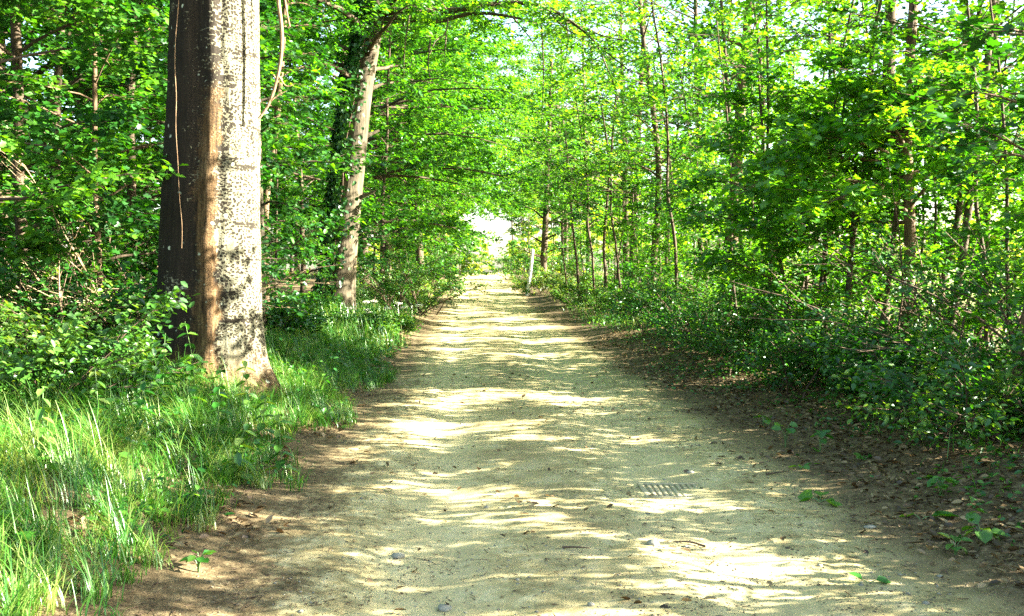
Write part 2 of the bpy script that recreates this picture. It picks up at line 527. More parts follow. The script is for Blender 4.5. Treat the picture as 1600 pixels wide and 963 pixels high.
gx = axis_pts(-3.0, 4.6, .04, -900, 900)
gy = axis_pts(3.4, 11, .04, -60, 1500, 1.03)
GX, GY = np.meshgrid(gx, gy)
GZ = zg(GX, GY)
Vg = np.stack([GX, GY, GZ], -1).reshape(-1, 3)
nx = len(gx); ny = len(gy)
ii, jj = np.meshgrid(np.arange(nx - 1), np.arange(ny - 1))
q = (jj * nx + ii)
Fg = np.stack([q, q + 1, q + nx + 1, q + nx], -1).reshape(-1, 4)
cx = (gx[ii] + gx[ii + 1]).ravel() / 2; cyy = (gy[jj] + gy[jj + 1]).ravel() / 2
onpath = (cx > PL - .12 + .35 * (vnoise(cx, cyy, 1.1, 8) - .5)) & (cx < PR + .2 + .45 * (vnoise(cx, cyy, 1.3, 9) - .5)) & (cyy > -40) & (cyy < 135)
for nm, sel in (('ground', ~onpath), ('path', onpath)):
    F = Fg[sel]
    u, inv = np.unique(F, return_inverse=True)
    o = build(nm, [(Vg[u], inv.reshape(F.shape), 0, .5)], [M_GROUND], smooth=True)
    tag(o, {'ground': 'leaf-strewn forest floor and grassy banks either side of the track', 'path': 'sandy dirt track with streaks of sunlight'}[nm], {'ground': 'ground', 'path': 'path'}[nm], None, 'structure')


# ------------------------------------------------------------------ growing trees
def poly_at(pts, cum, t):
    s = t * cum[-1]
    return np.array([np.interp(s, cum, pts[:, k]) for k in range(3)])


def smooth_poly(pts, n=24):
    pts = np.asarray(pts, float)
    if len(pts) > 2:
        for _ in range(2):
            a = pts[:-1] * .75 + pts[1:] * .25; b = pts[:-1] * .25 + pts[1:] * .75
            mid = np.empty((2 * len(a), 3)); mid[0::2] = a; mid[1::2] = b
            pts = np.vstack([pts[:1], mid, pts[-1:]])
    c = np.concatenate([[0], np.cumsum(np.linalg.norm(np.diff(pts, axis=0), axis=1))])
    s = np.linspace(0, c[-1], n)
    return np.column_stack([np.interp(s, c, pts[:, k]) for k in range(3)])


def spray(rng, start, az, L, e0, e1, r, nt_, wob=.25, twl=.42):
    """one branch: polyline, twigs p0/p1"""
    k = 7
    pts = [np.array(start, float)]
    a = az
    for i in range(1, k):
        e = e0 + (e1 - e0) * i / (k - 1) + rng.normal(0, .08)
        a += rng.normal(0, wob / 2)
        pts.append(pts[-1] + L / (k - 1) * np.array([math.cos(a) * math.cos(e), math.sin(a) * math.cos(e), math.sin(e)]))
    pts = np.array(pts)
    s = np.concatenate([rng.uniform(.22, 1, max(1, nt_ - 1)), [1.0]])
    f = s * (k - 1); i = np.minimum(f.astype(int), k - 2); u = (f - i)[:, None]
    p0 = pts[i] * (1 - u) + pts[i + 1] * u
    tg = norm(pts[i + 1] - pts[i])
    sg = np.where(rng.random(len(s)) < .5, -1, 1) * rng.uniform(.3, 1.2, len(s)); sg[-1] = 0
    ca, sa = np.cos(sg), np.sin(sg)
    d = np.column_stack([tg[:, 0] * ca - tg[:, 1] * sa, tg[:, 0] * sa + tg[:, 1] * ca, tg[:, 2] * .6 + rng.normal(.02, .22, len(s))])
    d = norm(d)
    ln = L * twl * (1.15 - .75 * s) * rng.uniform(.6, 1.3, len(s)) + .18
    p1 = p0 + d * ln[:, None]
    return pts, p0, p1


def leaf_on_twigs(rng, p0, p1, n, size, kind, tilt=.5, droop=.25, mi=0, scatter=.06):
    ln = np.linalg.norm(p1 - p0, axis=1)
    w = rng.choice(len(p0), n, p=ln / ln.sum())
    u = np.sqrt(rng.uniform(.02, 1.0, n))[:, None]
    d = norm(p1 - p0)[w]
    pos = p0[w] + (p1 - p0)[w] * u + rng.normal(0, scatter, (n, 3))
    sg = np.where(rng.random(n) < .5, -1, 1) * rng.uniform(.4, 1.3, n)
    ca, sa = np.cos(sg), np.sin(sg)
    ax = np.column_stack([d[:, 0] * ca - d[:, 1] * sa, d[:, 0] * sa + d[:, 1] * ca, d[:, 2] - droop + rng.normal(0, .25, n)])
    nr = np.column_stack([rng.normal(.12, tilt, n), rng.normal(-.08, tilt, n), np.ones(n)])
    rv = np.clip(.5 * rng.random(n) + .5 * rng.random(len(p0))[w], 0, 1)
    return leaves(pos, ax, nr, size * rng.uniform(.65, 1.25, n), kind, rng, mi, rv)


def trunk_line(rng, h, lean=.03, wob=.05):
    k = 9
    z = np.linspace(0, h, k)
    a = rng.uniform(0, 6.28)
    x = np.cumsum(rng.normal(0, wob, k)) + lean * z * math.cos(a)
    y = np.cumsum(rng.normal(0, wob, k)) + lean * z * math.sin(a)
    x -= x[0]; y -= y[0]
    return smooth_poly(np.column_stack([x, y, z]), 26)


def tree_parts(rng, pts, r0, r1, nb=30, cb=.25, top=1.0, spread=2.5, prof='cone', e0=.5, e1=-.1, nleaf=6000, size=.09, leaf='maple',
               ntw=9, flare=.35, side=None, nseg=10, twigs=True, tilt=.5, low=.8):
    pts = np.asarray(pts, float)
    cum = np.concatenate([[0], np.cumsum(np.linalg.norm(np.diff(pts, axis=0), axis=1))])
    t = cum / cum[-1]
    rad = r0 + (r1 - r0) * t ** .85
    rad = rad * (1 + flare * np.exp(-cum / max(.25, r0 * 1.6)))
    pts2 = pts.copy(); pts2[0, 2] -= .15
    ch = [tube(pts2, rad, nseg)]
    Q0, Q1 = [], []
    az = rng.uniform(0, 6.28)
    for i in range(nb):
        tt = cb + (top - cb) * ((i + rng.uniform(0, .9)) / nb)
        az += 2.4 + rng.normal(0, .35)
        a = az
        if side is not None and rng.random() < side[1]:
            a = side[0] + rng.normal(0, .8)
        v = (tt - cb) / max(1e-6, top - cb)
        pr = {'cone': (low + (1 - low) * min(1, v * 5)) * (1 - .8 * v), 'dome': .35 + .65 * math.sin(math.pi * min(1, .15 + .8 * v)), 'even': .8}[prof]
        L = spread * pr * rng.uniform(.65, 1.2)
        r = np.interp(tt, t, rad) * .42
        p, q0, q1 = spray(rng, poly_at(pts, cum, tt), a, L, e0 + .4 * v + rng.normal(0, .12), e1 + rng.normal(0, .12), r, ntw)
        ch.append(tube(p, np.linspace(min(r, .02 + L * .018), .004, len(p)), 5))
        Q0.append(q0); Q1.append(q1)
    Q0 = np.vstack(Q0); Q1 = np.vstack(Q1)
    if twigs:
        ch.append(prisms(Q0, Q1, np.full(len(Q0), .006), np.full(len(Q0), .002)))
    lf = leaf_on_twigs(rng, Q0, Q1, nleaf, size, leaf, tilt)
    return ch, lf


def make_tree(name, label, cat, base, pts, r0, r1, bark=None, lm=None, group=None, seed=1, **kw):
    """pts are local to base"""
    rng = np.random.default_rng(seed)
    o = empty(name, base, label, cat, group)
    ch, lf = tree_parts(rng, pts, r0, r1, **kw)
    build('trunk', ch, [bark or M_BARK], o, smooth=True)
    build('crown', [lf], [lm or M_MAPLE], o)
    return o


def px_trunk(d, pix, h):
    """local trunk line through photo pixels at distance d; extrapolated up to height h; returns base, pts"""
    w = [P(x, y, d) for x, y in pix]
    bz = zg1(w[0][0], d)
    base = np.array([w[0][0], d, bz])
    loc = [np.zeros(3)] + [p - base for p in w if p[2] - bz > .3]
    loc = np.array(loc)
    if loc[-1][2] < h:
        v = (loc[-1] - loc[-2]) / (loc[-1][2] - loc[-2][2])
        v[:2] = np.clip(v[:2], -.08, .08)
        loc = np.vstack([loc, loc[-1] + v * (h - loc[-1][2]) * .5, loc[-1] + v * (h - loc[-1][2])])
    return tuple(base), smooth_poly(loc, 30)


def shrub_parts(rng, h, spread, stems, nleaf, size, leaf, ntw=9, tilt=.6, e=(.7, 1.35), scatter=.05):
    ch, Q0, Q1 = [], [], []
    for i in range(stems):
        a = rng.uniform(0, 6.28)
        L = h * rng.uniform(.65, 1.15)
        el = rng.uniform(*e)
        st = np.array([rng.normal(0, spread * .25), rng.normal(0, spread * .25), -.1])
        p, q0, q1 = spray(rng, st, a, L, el, el - rng.uniform(.3, .9), .01, ntw, twl=.34)
        ch.append(tube(p, np.linspace(.010 + .004 * h, .004, len(p)), 5))
        Q0.append(q0); Q1.append(q1)
    Q0 = np.vstack(Q0); Q1 = np.vstack(Q1)
    Q0[:, 2] = np.maximum(Q0[:, 2], .02); Q1[:, 2] = np.maximum(Q1[:, 2], .05)
    ch.append(prisms(Q0, Q1, np.full(len(Q0), .005), np.full(len(Q0), .002)))
    lf = leaf_on_twigs(rng, Q0, Q1, nleaf, size, leaf, tilt, scatter=scatter)
    return ch, lf


def make_shrub(name, label, cat, x, y, h, spread, stems, nleaf, size, leaf, lm=None, bark=None, group=None, seed=1, **kw):
    rng = np.random.default_rng(seed)
    o = empty(name, (x, y, zg1(x, y)), label, cat, group)
    ch, lf = shrub_parts(rng, h, spread, stems, nleaf, size, leaf, **kw)
    build('stems', ch, [bark or M_TWIG], o, smooth=True)
    build('foliage', [lf], [lm or M_SHRUB], o)
    return o


# ------------------------------------------------------------------ the big mottled tree
def big_tree():
    d = 10.6
    bx = PX(325, d); bz = zg1(bx, d)
    o = empty('mottled_tree', (bx, d, bz), 'big old tree with pale cracked bark, thickest trunk, on the grassy bank', 'tree')
    n, m = 160, 300
    top = 19.0
    z = np.concatenate([np.linspace(-.25, 6, 240), np.linspace(6.1, top, 60)])
    cxs = np.interp(z, [-.25, .3, 1.8, 3.2, 4.6, 8, top], [0, 0, .035, .085, .11, .2, .5])
    r = np.interp(z, [-.25, .0, .25, .7, 1.8, 3.2, 4.6, 9, top], [.72, .65, .58, .54, .502, .464, .445, .40, .12])
    th = np.linspace(-math.pi * 1.5, math.pi * .5, n, endpoint=False)      # seam at the back
    Z, T = np.meshgrid(z, th, indexing='ij')
    Rr = np.repeat(r[:, None], n, 1)
    w = .05 * np.sin(Z * .9) + .035 * np.sin(Z * 2.3 + 1) + .10 * (vnoise(Z, 0 * Z, 3.0, 81) - .5)
    rel = T + 1.17 - w
    Rr = Rr - .03 * np.exp(-(rel / .10) ** 2) + .03 * np.exp(-((rel + .22) / .16) ** 2) - .05 * np.exp(-((rel + .52) / .16) ** 2)
    Rr += .016 * (vnoise(T * 3, Z * 1.2, 1.3, 21) - .5) + .010 * (vnoise(T * 14, Z * 3, 1, 22) - .5) + .006 * (vnoise(T * 30, Z * 10, 1, 23) - .5)
    ft = np.exp(-np.maximum(Z, 0) / .32)
    Rr += ft * (.13 * np.maximum(0, np.cos((T - .25) * 2.5)) ** 2 + .05 * np.cos(T * 5 + 1))
    V = np.stack([cxs[:, None] + Rr * np.cos(T), Rr * np.sin(T), Z], -1).reshape(-1, 3)
    mm = len(z)
    i = np.arange(mm - 1)[:, None] * n; j = np.arange(n)[None]; k = (j + 1) % n
    F = np.stack([i + j, i + k, i + n + k, i + n + j], -1).reshape(-1, 4)
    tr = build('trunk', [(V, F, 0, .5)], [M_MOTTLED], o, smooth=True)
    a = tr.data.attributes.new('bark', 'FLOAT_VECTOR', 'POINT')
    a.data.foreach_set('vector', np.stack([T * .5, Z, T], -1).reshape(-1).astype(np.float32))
    rng = np.random.default_rng(5)
    pts = np.column_stack([cxs, 0 * z, z])[::8]
    ch, lf = tree_parts(rng, pts, .05, .05, nb=64, cb=.32, spread=6.2, prof='dome', e0=.45, e1=.12, nleaf=30000, size=.14, leaf='oval', ntw=12, flare=0)
    build('limbs', ch[1:], [M_BARK], o, smooth=True)
    build('crown', [lf], [M_BIG], o)
    return o


big_tree()


def vine(name, label, pix, d, r0, r1, forks=(), mat=None):
    pts = [P(*p) if len(p) == 3 else P(p[0], p[1], d) for p in pix]
    base = pts[-1]
    ch = [tube(smooth_poly(np.array(pts) - base, 40), np.linspace(r0, r1, 40), 7)]
    for fk in forks:
        q = [P(*p) if len(p) == 3 else P(p[0], p[1], d) for p in fk]
        ch.append(tube(smooth_poly(np.array(q) - base, 20), np.linspace(r1 * .8, .004, 20), 5))
    o = build(name, ch, [mat or M_VINE], None, smooth=True)
    o.location = base
    return tag(o, label, 'vine')


vine('hanging_vine', 'thick twisted tan vine hanging beside the big pale trunk',
     [(434, -60), (434, 0), (441, 45), (440, 90), (432, 130), (420, 165), (404, 186)], 10.3, .023, .014,
     [[(436, 120), (447, 138), (462, 130)], [(421, 160), (432, 150), (448, 142)]])
vine('hanging_vine', 'short straight vine end dangling near the twisted tan vine', [(440, -60), (445, 0), (449, 25), (453, 42)], 10.4, .012, .009)
vine('climbing_stem', 'thin pale stem running down the dark side of the big trunk',
     [(282, -40, 10.16), (278, 20, 10.16), (274, 60, 10.16), (273, 110, 10.16), (276, 150, 10.14), (274, 200, 10.14), (278, 250, 10.12), (280, 310, 10.09), (285, 350, 10.06), (284, 388, 10.04)], 10.2, .005, .0025)

# ------------------------------------------------------------------ ivy-clad leaning tree and its limb over the track
def ivy_tree():
    d = 27
    base, pts = px_trunk(d, [(527, 510), (529, 470), (538, 370), (549, 280), (563, 150), (580, 60), (592, 0), (603, -120)], 15)
    rng = np.random.default_rng(8)
    o = empty('ivy_tree', base, 'leaning tree with sunlit ridged trunk and dark ivy up its shaded side', 'tree')
    ch, lf = tree_parts(rng, pts, .43, .14, nb=34, cb=.42, spread=5.0, prof='dome', e0=.45, e1=-.1, nleaf=15000, size=.12, leaf='oval', ntw=11, flare=.3, nseg=18)
    # knots and snapped stubs
    for (z, a, L) in ((5.0, .1, .35), (6.3, .3, .3), (3.3, -.3, .5), (7.2, -2.9, .6)):
        c = np.array([np.interp(z, pts[:, 2], pts[:, k]) for k in range(3)])
        q = [c + np.array([math.cos(a), math.sin(a), 0]) * .2, c + np.array([math.cos(a), math.sin(a), .25]) * (.28 + L * .5), c + np.array([math.cos(a), math.sin(a), .3]) * (.28 + L)]
        ch.append(tube(q, [.08, .05, .03], 7))
    build('trunk', ch[:1] + ch[-4:], [M_BARKP], o, smooth=True)
    build('limbs', ch[1:-4], [M_BARK], o, smooth=True)
    build('crown', [lf], [M_BIG], o)
    # the long limb arching over the track, bare twigs hanging from it
    b = np.array(base)
    lb = []
    main = np.array([P(585, 22, d), P(640, 14, 26.6), P(700, 20, 26), P(770, 4, 25.5), P(850, 6, 25), P(905, 42, 24.6), P(945, 80, 24.4), P(985, 112, 24.2)]) - b
    lb.append(tube(smooth_poly(main, 40), np.linspace(.11, .012, 40) * (1 + .18 * np.sin(np.arange(40) * 1.3) * rng.random(40)), 9))
    low = np.array([P(590, 32, d), P(650, 30, 26.4), P(690, 34, 26), P(740, 18, 25.6), P(800, 26, 25.2), P(845, 38, 25)]) - b
    lb.append(tube(smooth_poly(low, 30), np.linspace(.10, .02, 30), 8))
    for pl in ([(850, 6), (875, 40), (900, 55), (935, 62)], [(905, 42), (950, 60), (1000, 66)], [(935, 75), (950, 110), (968, 150)], [(800, 26), (830, 60), (846, 92)],
               [(700, 30), (697, 55), (680, 62), (672, 85)], [(697, 55), (694, 95)], [(672, 62), (668, 110), (676, 130)], [(640, 24), (632, 70), (631, 120)],
               [(846, 40), (850, 110), (846, 190)], [(770, 10), (790, -20), (830, -40)], [(880, 20), (890, 60), (880, 110)]):
        q = np.array([P(x, y, 25 - .3 * k) for k, (x, y) in enumerate(pl)]) - b
        lb.append(tube(smooth_poly(q, 12), np.linspace(.026, .006, 12), 5))
    lm_ = build('overhanging_limb', lb, [M_BARK], o, smooth=True)
    lp = smooth_poly(main, 60)
    k0 = rng.integers(4, 60, 110)
    q0 = lp[k0]; a0 = rng.uniform(0, 6.28, 110); l0 = rng.uniform(.4, 1.5, 110)
    q1 = q0 + np.column_stack([np.cos(a0) * l0, np.sin(a0) * l0, rng.uniform(-.7, .5, 110) * l0])
    build('leafy_sprays', [leaf_on_twigs(rng, q0, q1, 4200, .12, 'oval'), prisms(q0, q1, np.full(110, .012), np.full(110, .003), 1)], [M_BIG, M_TWIG], lm_)
    # ivy: leaves hugging the shaded, left side
    n = 12000
    z = rng.uniform(.0, 9.5, n)
    a = rng.normal(math.pi + .12, .60, n)
    c = np.column_stack([np.interp(z, pts[:, 2], pts[:, k]) for k in range(3)])
    rr = .46 - .015 * z + np.abs(rng.normal(.02, .06, n)) + .16 * vnoise(z, a, 1.2, 4)
    dr = np.column_stack([np.cos(a), np.sin(a), np.zeros(n)])
    pos = c + dr * rr[:, None]
    ax = np.column_stack([rng.normal(0, .5, n), rng.normal(0, .5, n), -np.ones(n)])
    iv = leaves(pos, ax, dr + rng.normal(0, .5, (n, 3)) + np.array([0, 0, .3]), rng.uniform(.07, .15, n), 'round', rng)
    st = []
    for k in range(9):
        aa = math.pi + rng.normal(0, .6); zz = np.linspace(0, rng.uniform(5, 9), 14)
        cc = np.column_stack([np.interp(zz, pts[:, 2], pts[:, q]) for q in range(3)])
        w = aa + np.cumsum(rng.normal(0, .1, 14))
        st.append(tube(cc + np.column_stack([np.cos(w), np.sin(w), 0 * w]) * (.435 - .015 * zz)[:, None], np.linspace(.02, .008, 14), 5))
    iv = build('ivy', [iv], [M_IVY], o)
    build('ivy_stems', st, [M_TWIG], iv, smooth=True)


ivy_tree()

# ------------------------------------------------------------------ other trees with a trunk the photo shows
def pt(name, label, d, pix, h, r0, r1, seed, cat='tree', bark=None, lm=None, group=None, **kw):
    base, pts = px_trunk(d, pix, h)
    return make_tree(name, label, cat, base, pts, r0, r1, bark, lm, group, seed, **kw)


MAPLE = dict(nb=40, cb=.16, spread=2.4, prof='cone', e0=.45, e1=-.15, leaf='maple', size=.105, ntw=10)
# left side
pt('tree', 'dark leaning tree at the track edge where the tunnel of trees ends', 75, [(702, 432), (694, 380), (688, 330), (682, 260), (684, 150)], 15, .27, .1, 31, nb=34, cb=.25, spread=5, prof='dome', nleaf=9000, size=.16, leaf='oval', lm=M_BIG)
pt('tree', 'dark straight trunk behind leaning bare branch, beyond the ivy tree on the bank', 48, [(657, 450), (656, 400), (650, 320), (647, 240), (645, 100)], 14, .22, .08, 32, nb=34, cb=.28, spread=4.2, prof='dome', nleaf=9000, size=.14, leaf='oval', lm=M_BIG)
pt('slim_tree', 'slim dark trunk close behind the foot of the big pale tree', 15.5, [(406, 560), (404, 500), (405, 440), (402, 330)], 10, .12, .05, 33, nleaf=2400, bark=M_BARKP, **dict(MAPLE, spread=.95))
pt('slim_tree', 'leaning slim trunk with sunlit bends between big pale trunk and ivy tree', 20, [(417, 520), (413, 400), (415, 300), (424, 262), (432, 200), (440, 90)], 11, .085, .04, 34, bark=M_BARKW, nleaf=2600, **dict(MAPLE, spread=1.1, cb=.35))
pt('sapling', 'thin upright tan stem in the thicket left of the big pale trunk', 13, [(152, 600), (156, 420), (151, 340), (148, 280), (148, 185)], 7.5, .045, .02, 35, cat='sapling', bark=M_BARKW, nleaf=5200, nb=34, cb=.2, spread=2.0, prof='cone', leaf='maple', size=.10)

# right side: trunks seen along the verge
pt('slim_tree', 'slim grey trunk with a sunny foot, on the far grassy verge', 38, [(985, 470), (990, 380), (994, 290), (1000, 150), (1006, 40)], 13, .16, .06, 41, nleaf=3600, nb=22, cb=.3, spread=2.6, prof='dome', leaf='oval', size=.12)
pt('slim_tree', 'slim dark trunk bending twice from the verge up to the light', 31, [(1017, 505), (1020, 420), (1028, 330), (1030, 250), (1018, 150), (1004, 60)], 13, .13, .05, 42, nleaf=3600, nb=22, cb=.3, spread=2.6, prof='dome', leaf='oval', size=.11)
pt('slim_tree', 'taller brown trunk leaning right behind the arching maple boughs', 24, [(1135, 545), (1140, 440), (1150, 300), (1156, 170), (1166, 60), (1172, 0)], 14, .17, .07, 43, bark=M_BARKW, nleaf=2400, nb=18, cb=.34, spread=2.4, prof='dome', leaf='oval', size=.11)
pt('slim_tree', 'thin twin stem just right of the taller brown trunk', 22, [(1166, 560), (1165, 480), (1158, 380), (1148, 300)], 9, .06, .03, 44, nleaf=2600, nb=20, cb=.25, spread=2.2, prof='cone', leaf='maple', size=.10)
pt('slim_tree', 'dark thick trunk deep in the shade behind the maple boughs', 17, [(1374, 590), (1378, 480), (1382, 340), (1386, 200)], 12, .15, .06, 45, nleaf=1200, nb=14, cb=.65, spread=2.4, prof='dome', leaf='maple', size=.11)
pt('maple', 'tan slender maple whose layered leafy boughs reach out over the verge', 13.2, [(1408, 612), (1414, 520), (1423, 400), (1420, 300), (1414, 180), (1424, 60), (1428, 0)], 12, .085, .04, 46, cat='tree', bark=M_BARKW, nleaf=4600, nb=20, cb=.17, top=.31, spread=2.9, prof='cone', leaf='maple', size=.12, lm=M_BIG, e0=.3, e1=-.15, ntw=12, side=(math.pi + .35, .5))
pt('slim_tree', 'thin dark stem leaning right beside the tan slender maple', 13.6, [(1440, 612), (1462, 500), (1475, 430), (1500, 340)], 8, .055, .025, 47, nleaf=2000, nb=26, cb=.3, spread=2.0, prof='cone', leaf='maple', size=.11)
pt('slim_tree', 'dark stem with a fork low down, second from the tan slender maple', 12.6, [(1472, 625), (1482, 520), (1505, 400), (1516, 300), (1535, 180)], 9, .06, .025, 48, nleaf=1700, nb=30, cb=.3, spread=2.1, prof='cone', leaf='maple', size=.12)
pt('slim_tree', 'tree with tall leaning trunk against the patch of blue sky', 15, [(1530, 590), (1535, 450), (1540, 300), (1550, 130), (1553, 30), (1556, -40)], 12, .10, .05, 49, nleaf=1300, nb=26, cb=.3, spread=2.3, prof='dome', leaf='maple', size=.12)
pt('slim_tree', 'thin trunk by the brightest leaves nearest to the camera, right of all others', 8.6, [(1583, 745), (1588, 640), (1600, 530), (1620, 380)], 7, .05, .025, 50, nleaf=2600, nb=30, cb=.3, spread=1.7, prof='cone', leaf='maple', size=.11, bark=M_BARKW)
pt('tree', 'ivy-dark tree with dense low foliage beside the leaning white post', 52, [(848, 445), (850, 400), (853, 330), (856, 250)], 12, .20, .08, 51, nleaf=12000, nb=44, cb=.10, spread=3.0, prof='cone', leaf='oval', size=.13, lm=M_MAPLE)
pt('sapling', 'very thin stem standing alone in the bright gap left of the grey trunk', 40, [(905, 470), (902, 410), (896, 370)], 7, .06, .03, 52, cat='sapling', nleaf=2600, nb=22, cb=.4, spread=1.6, leaf='oval', size=.11)
pt('sapling', 'thin stem with a slight kink between bright gap and grey trunk', 36, [(945, 480), (947, 430), (942, 390), (950, 300)], 8, .07, .03, 53, cat='sapling', nleaf=2600, nb=22, cb=.4, spread=1.7, leaf='oval', size=.11)
pt('sapling', 'pair-thin sapling close behind the twice-bent dark trunk', 34, [(1047, 490), (1040, 420), (1045, 300), (1062, 180)], 9, .07, .03, 54, cat='sapling', nleaf=3000, nb=24, cb=.35, spread=1.8, leaf='oval', size=.11)
pt('sapling', 'thin sapling midway between twice-bent dark trunk and taller brown trunk', 27, [(1088, 520), (1092, 420), (1100, 300), (1130, 150)], 9, .06, .03, 55, cat='sapling', nleaf=3200, nb=26, cb=.3, spread=1.9, leaf='oval', size=.11)
pt('sapling', 'sapling under the lowest maple bough, its stem leaning left', 16, [(1240, 580), (1232, 480), (1222, 420), (1200, 330)], 4.6, .045, .02, 56, cat='sapling', lm=M_BIG, nleaf=4000, nb=24, cb=.2, spread=2.0, leaf='maple', size=.10)
pt('sapling', 'sapling with a straight dark stem below the darkest leaf layers', 14.5, [(1322, 600), (1325, 500), (1330, 400), (1335, 300)], 4.4, .045, .02, 57, cat='sapling', lm=M_BIG, nleaf=4200, nb=24, cb=.2, spread=2.1, leaf='maple', size=.11)

# prototypes that fill both sides
rngp = np.random.default_rng(77)
pa = make_tree('maple', 'leafy young maple filling the gap left of the big pale trunk, nearest the frame edge', 'tree', (PX(20, 13), 13, zg1(PX(20, 13), 13)),
               trunk_line(rngp, 10), .09, .03, None, M_MAPLE, None, 61, nb=34, cb=.08, spread=2.8, prof='cone', nleaf=11000, size=.10, leaf='maple', ntw=11)
pb = make_tree('broad_tree', 'broad dense tree arching over the track just past the ivy tree', 'tree', (-4.6, 37, zg1(-4.6, 37)),
               trunk_line(rngp, 17), .24, .07, None, M_BIG, None, 62, nb=90, cb=.14, spread=7.4, prof='dome', nleaf=44000, size=.17, leaf='oval', ntw=13, e0=.4, e1=-.25, side=(0, .5))
pc = make_tree('broad_tree', 'airy tree arching in from the bright verge opposite the ivy tree', 'tree', (8.0, 34, zg1(8.0, 34)),
               trunk_line(rngp, 14), .15, .05, None, M_BIG, None, 63, nb=60, cb=.2, spread=5.0, prof='dome', nleaf=14500, size=.125, leaf='oval', ntw=11, e0=.4, e1=-.15, side=(math.pi, .35))
pd = make_tree('sapling', 'feathery sapling hanging over the shady verge near the drain grate', 'sapling', (PX(1290, 15.5), 15.5, zg1(PX(1290, 15.5), 15.5)),
               trunk_line(rngp, 4.8), .04, .015, None, M_BIG, None, 64, nb=24, cb=.1, spread=2.1, prof='cone', nleaf=7000, size=.085, leaf='maple', ntw=15, e0=.35, e1=-.2)


def place(o, x, y, rz, s, label, group=None):
    return copy_thing(o, (x, y, zg1(x, y) - .05), rz, s, label, group)


for px, d, rz, s, lab in [
    (85, 16, 1.2, 1.05, 'shaded maple behind the thin upright tan stem'),
    (215, 17.5, 2.6, 1.1, 'maple with sky gaps in its leaves just left of the big trunk'),
    (-70, 11, 4.0, .9, 'maple at the frame edge, its boughs over the grassy bank'),
    (428, 18.5, .4, .4, 'low maple between the big trunk and the ivy tree, near the grass'),
    (470, 30, 5.2, 1.0, 'maple directly behind the dark ivy'),
    (600, 33, 2.0, .95, 'maple on the bank just beyond the sunlit ivy trunk'),
    (140, 22, 3.3, 1.25, 'taller maple far back in the dark thicket'),
    (330, 21, .9, 1.2, 'maple hidden mostly by the big trunk')]:
    place(pa, PX(px, d), d, rz, s, lab, 'young maples in the thicket')
for x, y, rz, s, lab in [
    (-5.0, 47, .5, 1.0, 'second broad dense tree past the ivy tree'),
    (-4.8, 57, -.4, 1.0, 'third broad dense tree past the ivy tree'),
    (-4.6, 67, .2, 1.05, 'fourth broad dense tree past the ivy tree, before the dark leaning tree'),
    (-5.5, 80, -.2, 1.1, 'broad tree standing just past the dark leaning tree'),
    (-9.0, 30, 5.0, 1.05, 'broad dense tree in the second row behind the ivy tree'),
    (-10, 21, 4.4, 1.1, 'broad dense tree at the back between big trunk and ivy tree'),
    (-8.0, 96, .6, 1.1, 'last broad tree beside the bright far opening')]:
    place(pb, x, y, rz, s, lab, 'broad trees arching over the track')
for x, y, rz, s, lab in [
    (6.8, 43, .2, 1.05, 'airy tree just nearer than the leaning white post'),
    (6.6, 55, -.3, 1.1, 'airy tree level with the leaning white post'),
    (6.4, 66, .2, 1.15, 'airy tree just beyond the leaning white post'),
    (7.5, 80, 0, 1.2, 'last airy tree before the bright far opening'),
    (13.5, 41, 1.0, .8, 'airy tree in the back row behind the twice-bent trunk')]:
    place(pc, x, y, rz, s, lab, 'airy trees of the sunny wood edge')
for x, y, rz, s, lab in [
    (6.4, 18.5, 1.1, 1.0, 'feathery sapling in front of the thin twin stem'),
    (7.6, 21.5, 2.3, 1.1, 'feathery sapling behind the taller brown trunk'),
    (6.3, 26, 3.4, 1.0, 'feathery sapling between taller brown trunk and twice-bent trunk'),
    (7.2, 30, .3, 1.15, 'feathery sapling just behind the twice-bent trunk'),
    (6.8, 35, 4.4, 1.1, 'feathery sapling beside the slim grey trunk'),
    (8.6, 39, 5.1, 1.3, 'feathery sapling back from the slim grey trunk'),
    (6.5, 44, .8, 1.1, 'feathery sapling at the bright gap by the ivy-dark tree'),
    (8.0, 13.5, 2.9, .9, 'feathery sapling behind the tan slender maple'),
    (6.3, 10.2, 4.0, .8, 'feathery sapling under the patch of blue sky'),
    (7.6, 8.4, 5.5, .85, 'feathery sapling behind the thin nearest trunk'),
    (6.0, 7.0, .2, 0.94, 'unseen feathery sapling added for shade beside the track, just out of the light'),  # from here to the third row: out of view, added to shade the track
    (7.9, 5.9, 3.2, .88, 'unseen feathery sapling added for shade in the second row beside the nearest streaks of sun'),
    (6.1, 4.6, 1.4, 0.94, 'unseen feathery sapling added for shade level with the nearest streaks of sun'),
    (7.6, 3.0, 4.6, .88, 'unseen feathery sapling added for shade in the second row beside the viewer'),
    (5.9, 2.4, 2.2, 0.90, 'unseen feathery sapling added for shade beside the viewer'),
    (9.4, 7.2, 1.2, .95, 'unseen feathery sapling added for shade in the third row level with the drain grate'),
    (9.2, 4.2, 2.9, .95, 'unseen feathery sapling added for shade in the third row nearer than the drain grate'),
    (10.6, 10.4, 4.9, .9, 'feathery sapling at the back, farther than the drain grate')]:
    place(pd, x, y, rz, s, lab, 'feathery saplings of the right-hand verge')

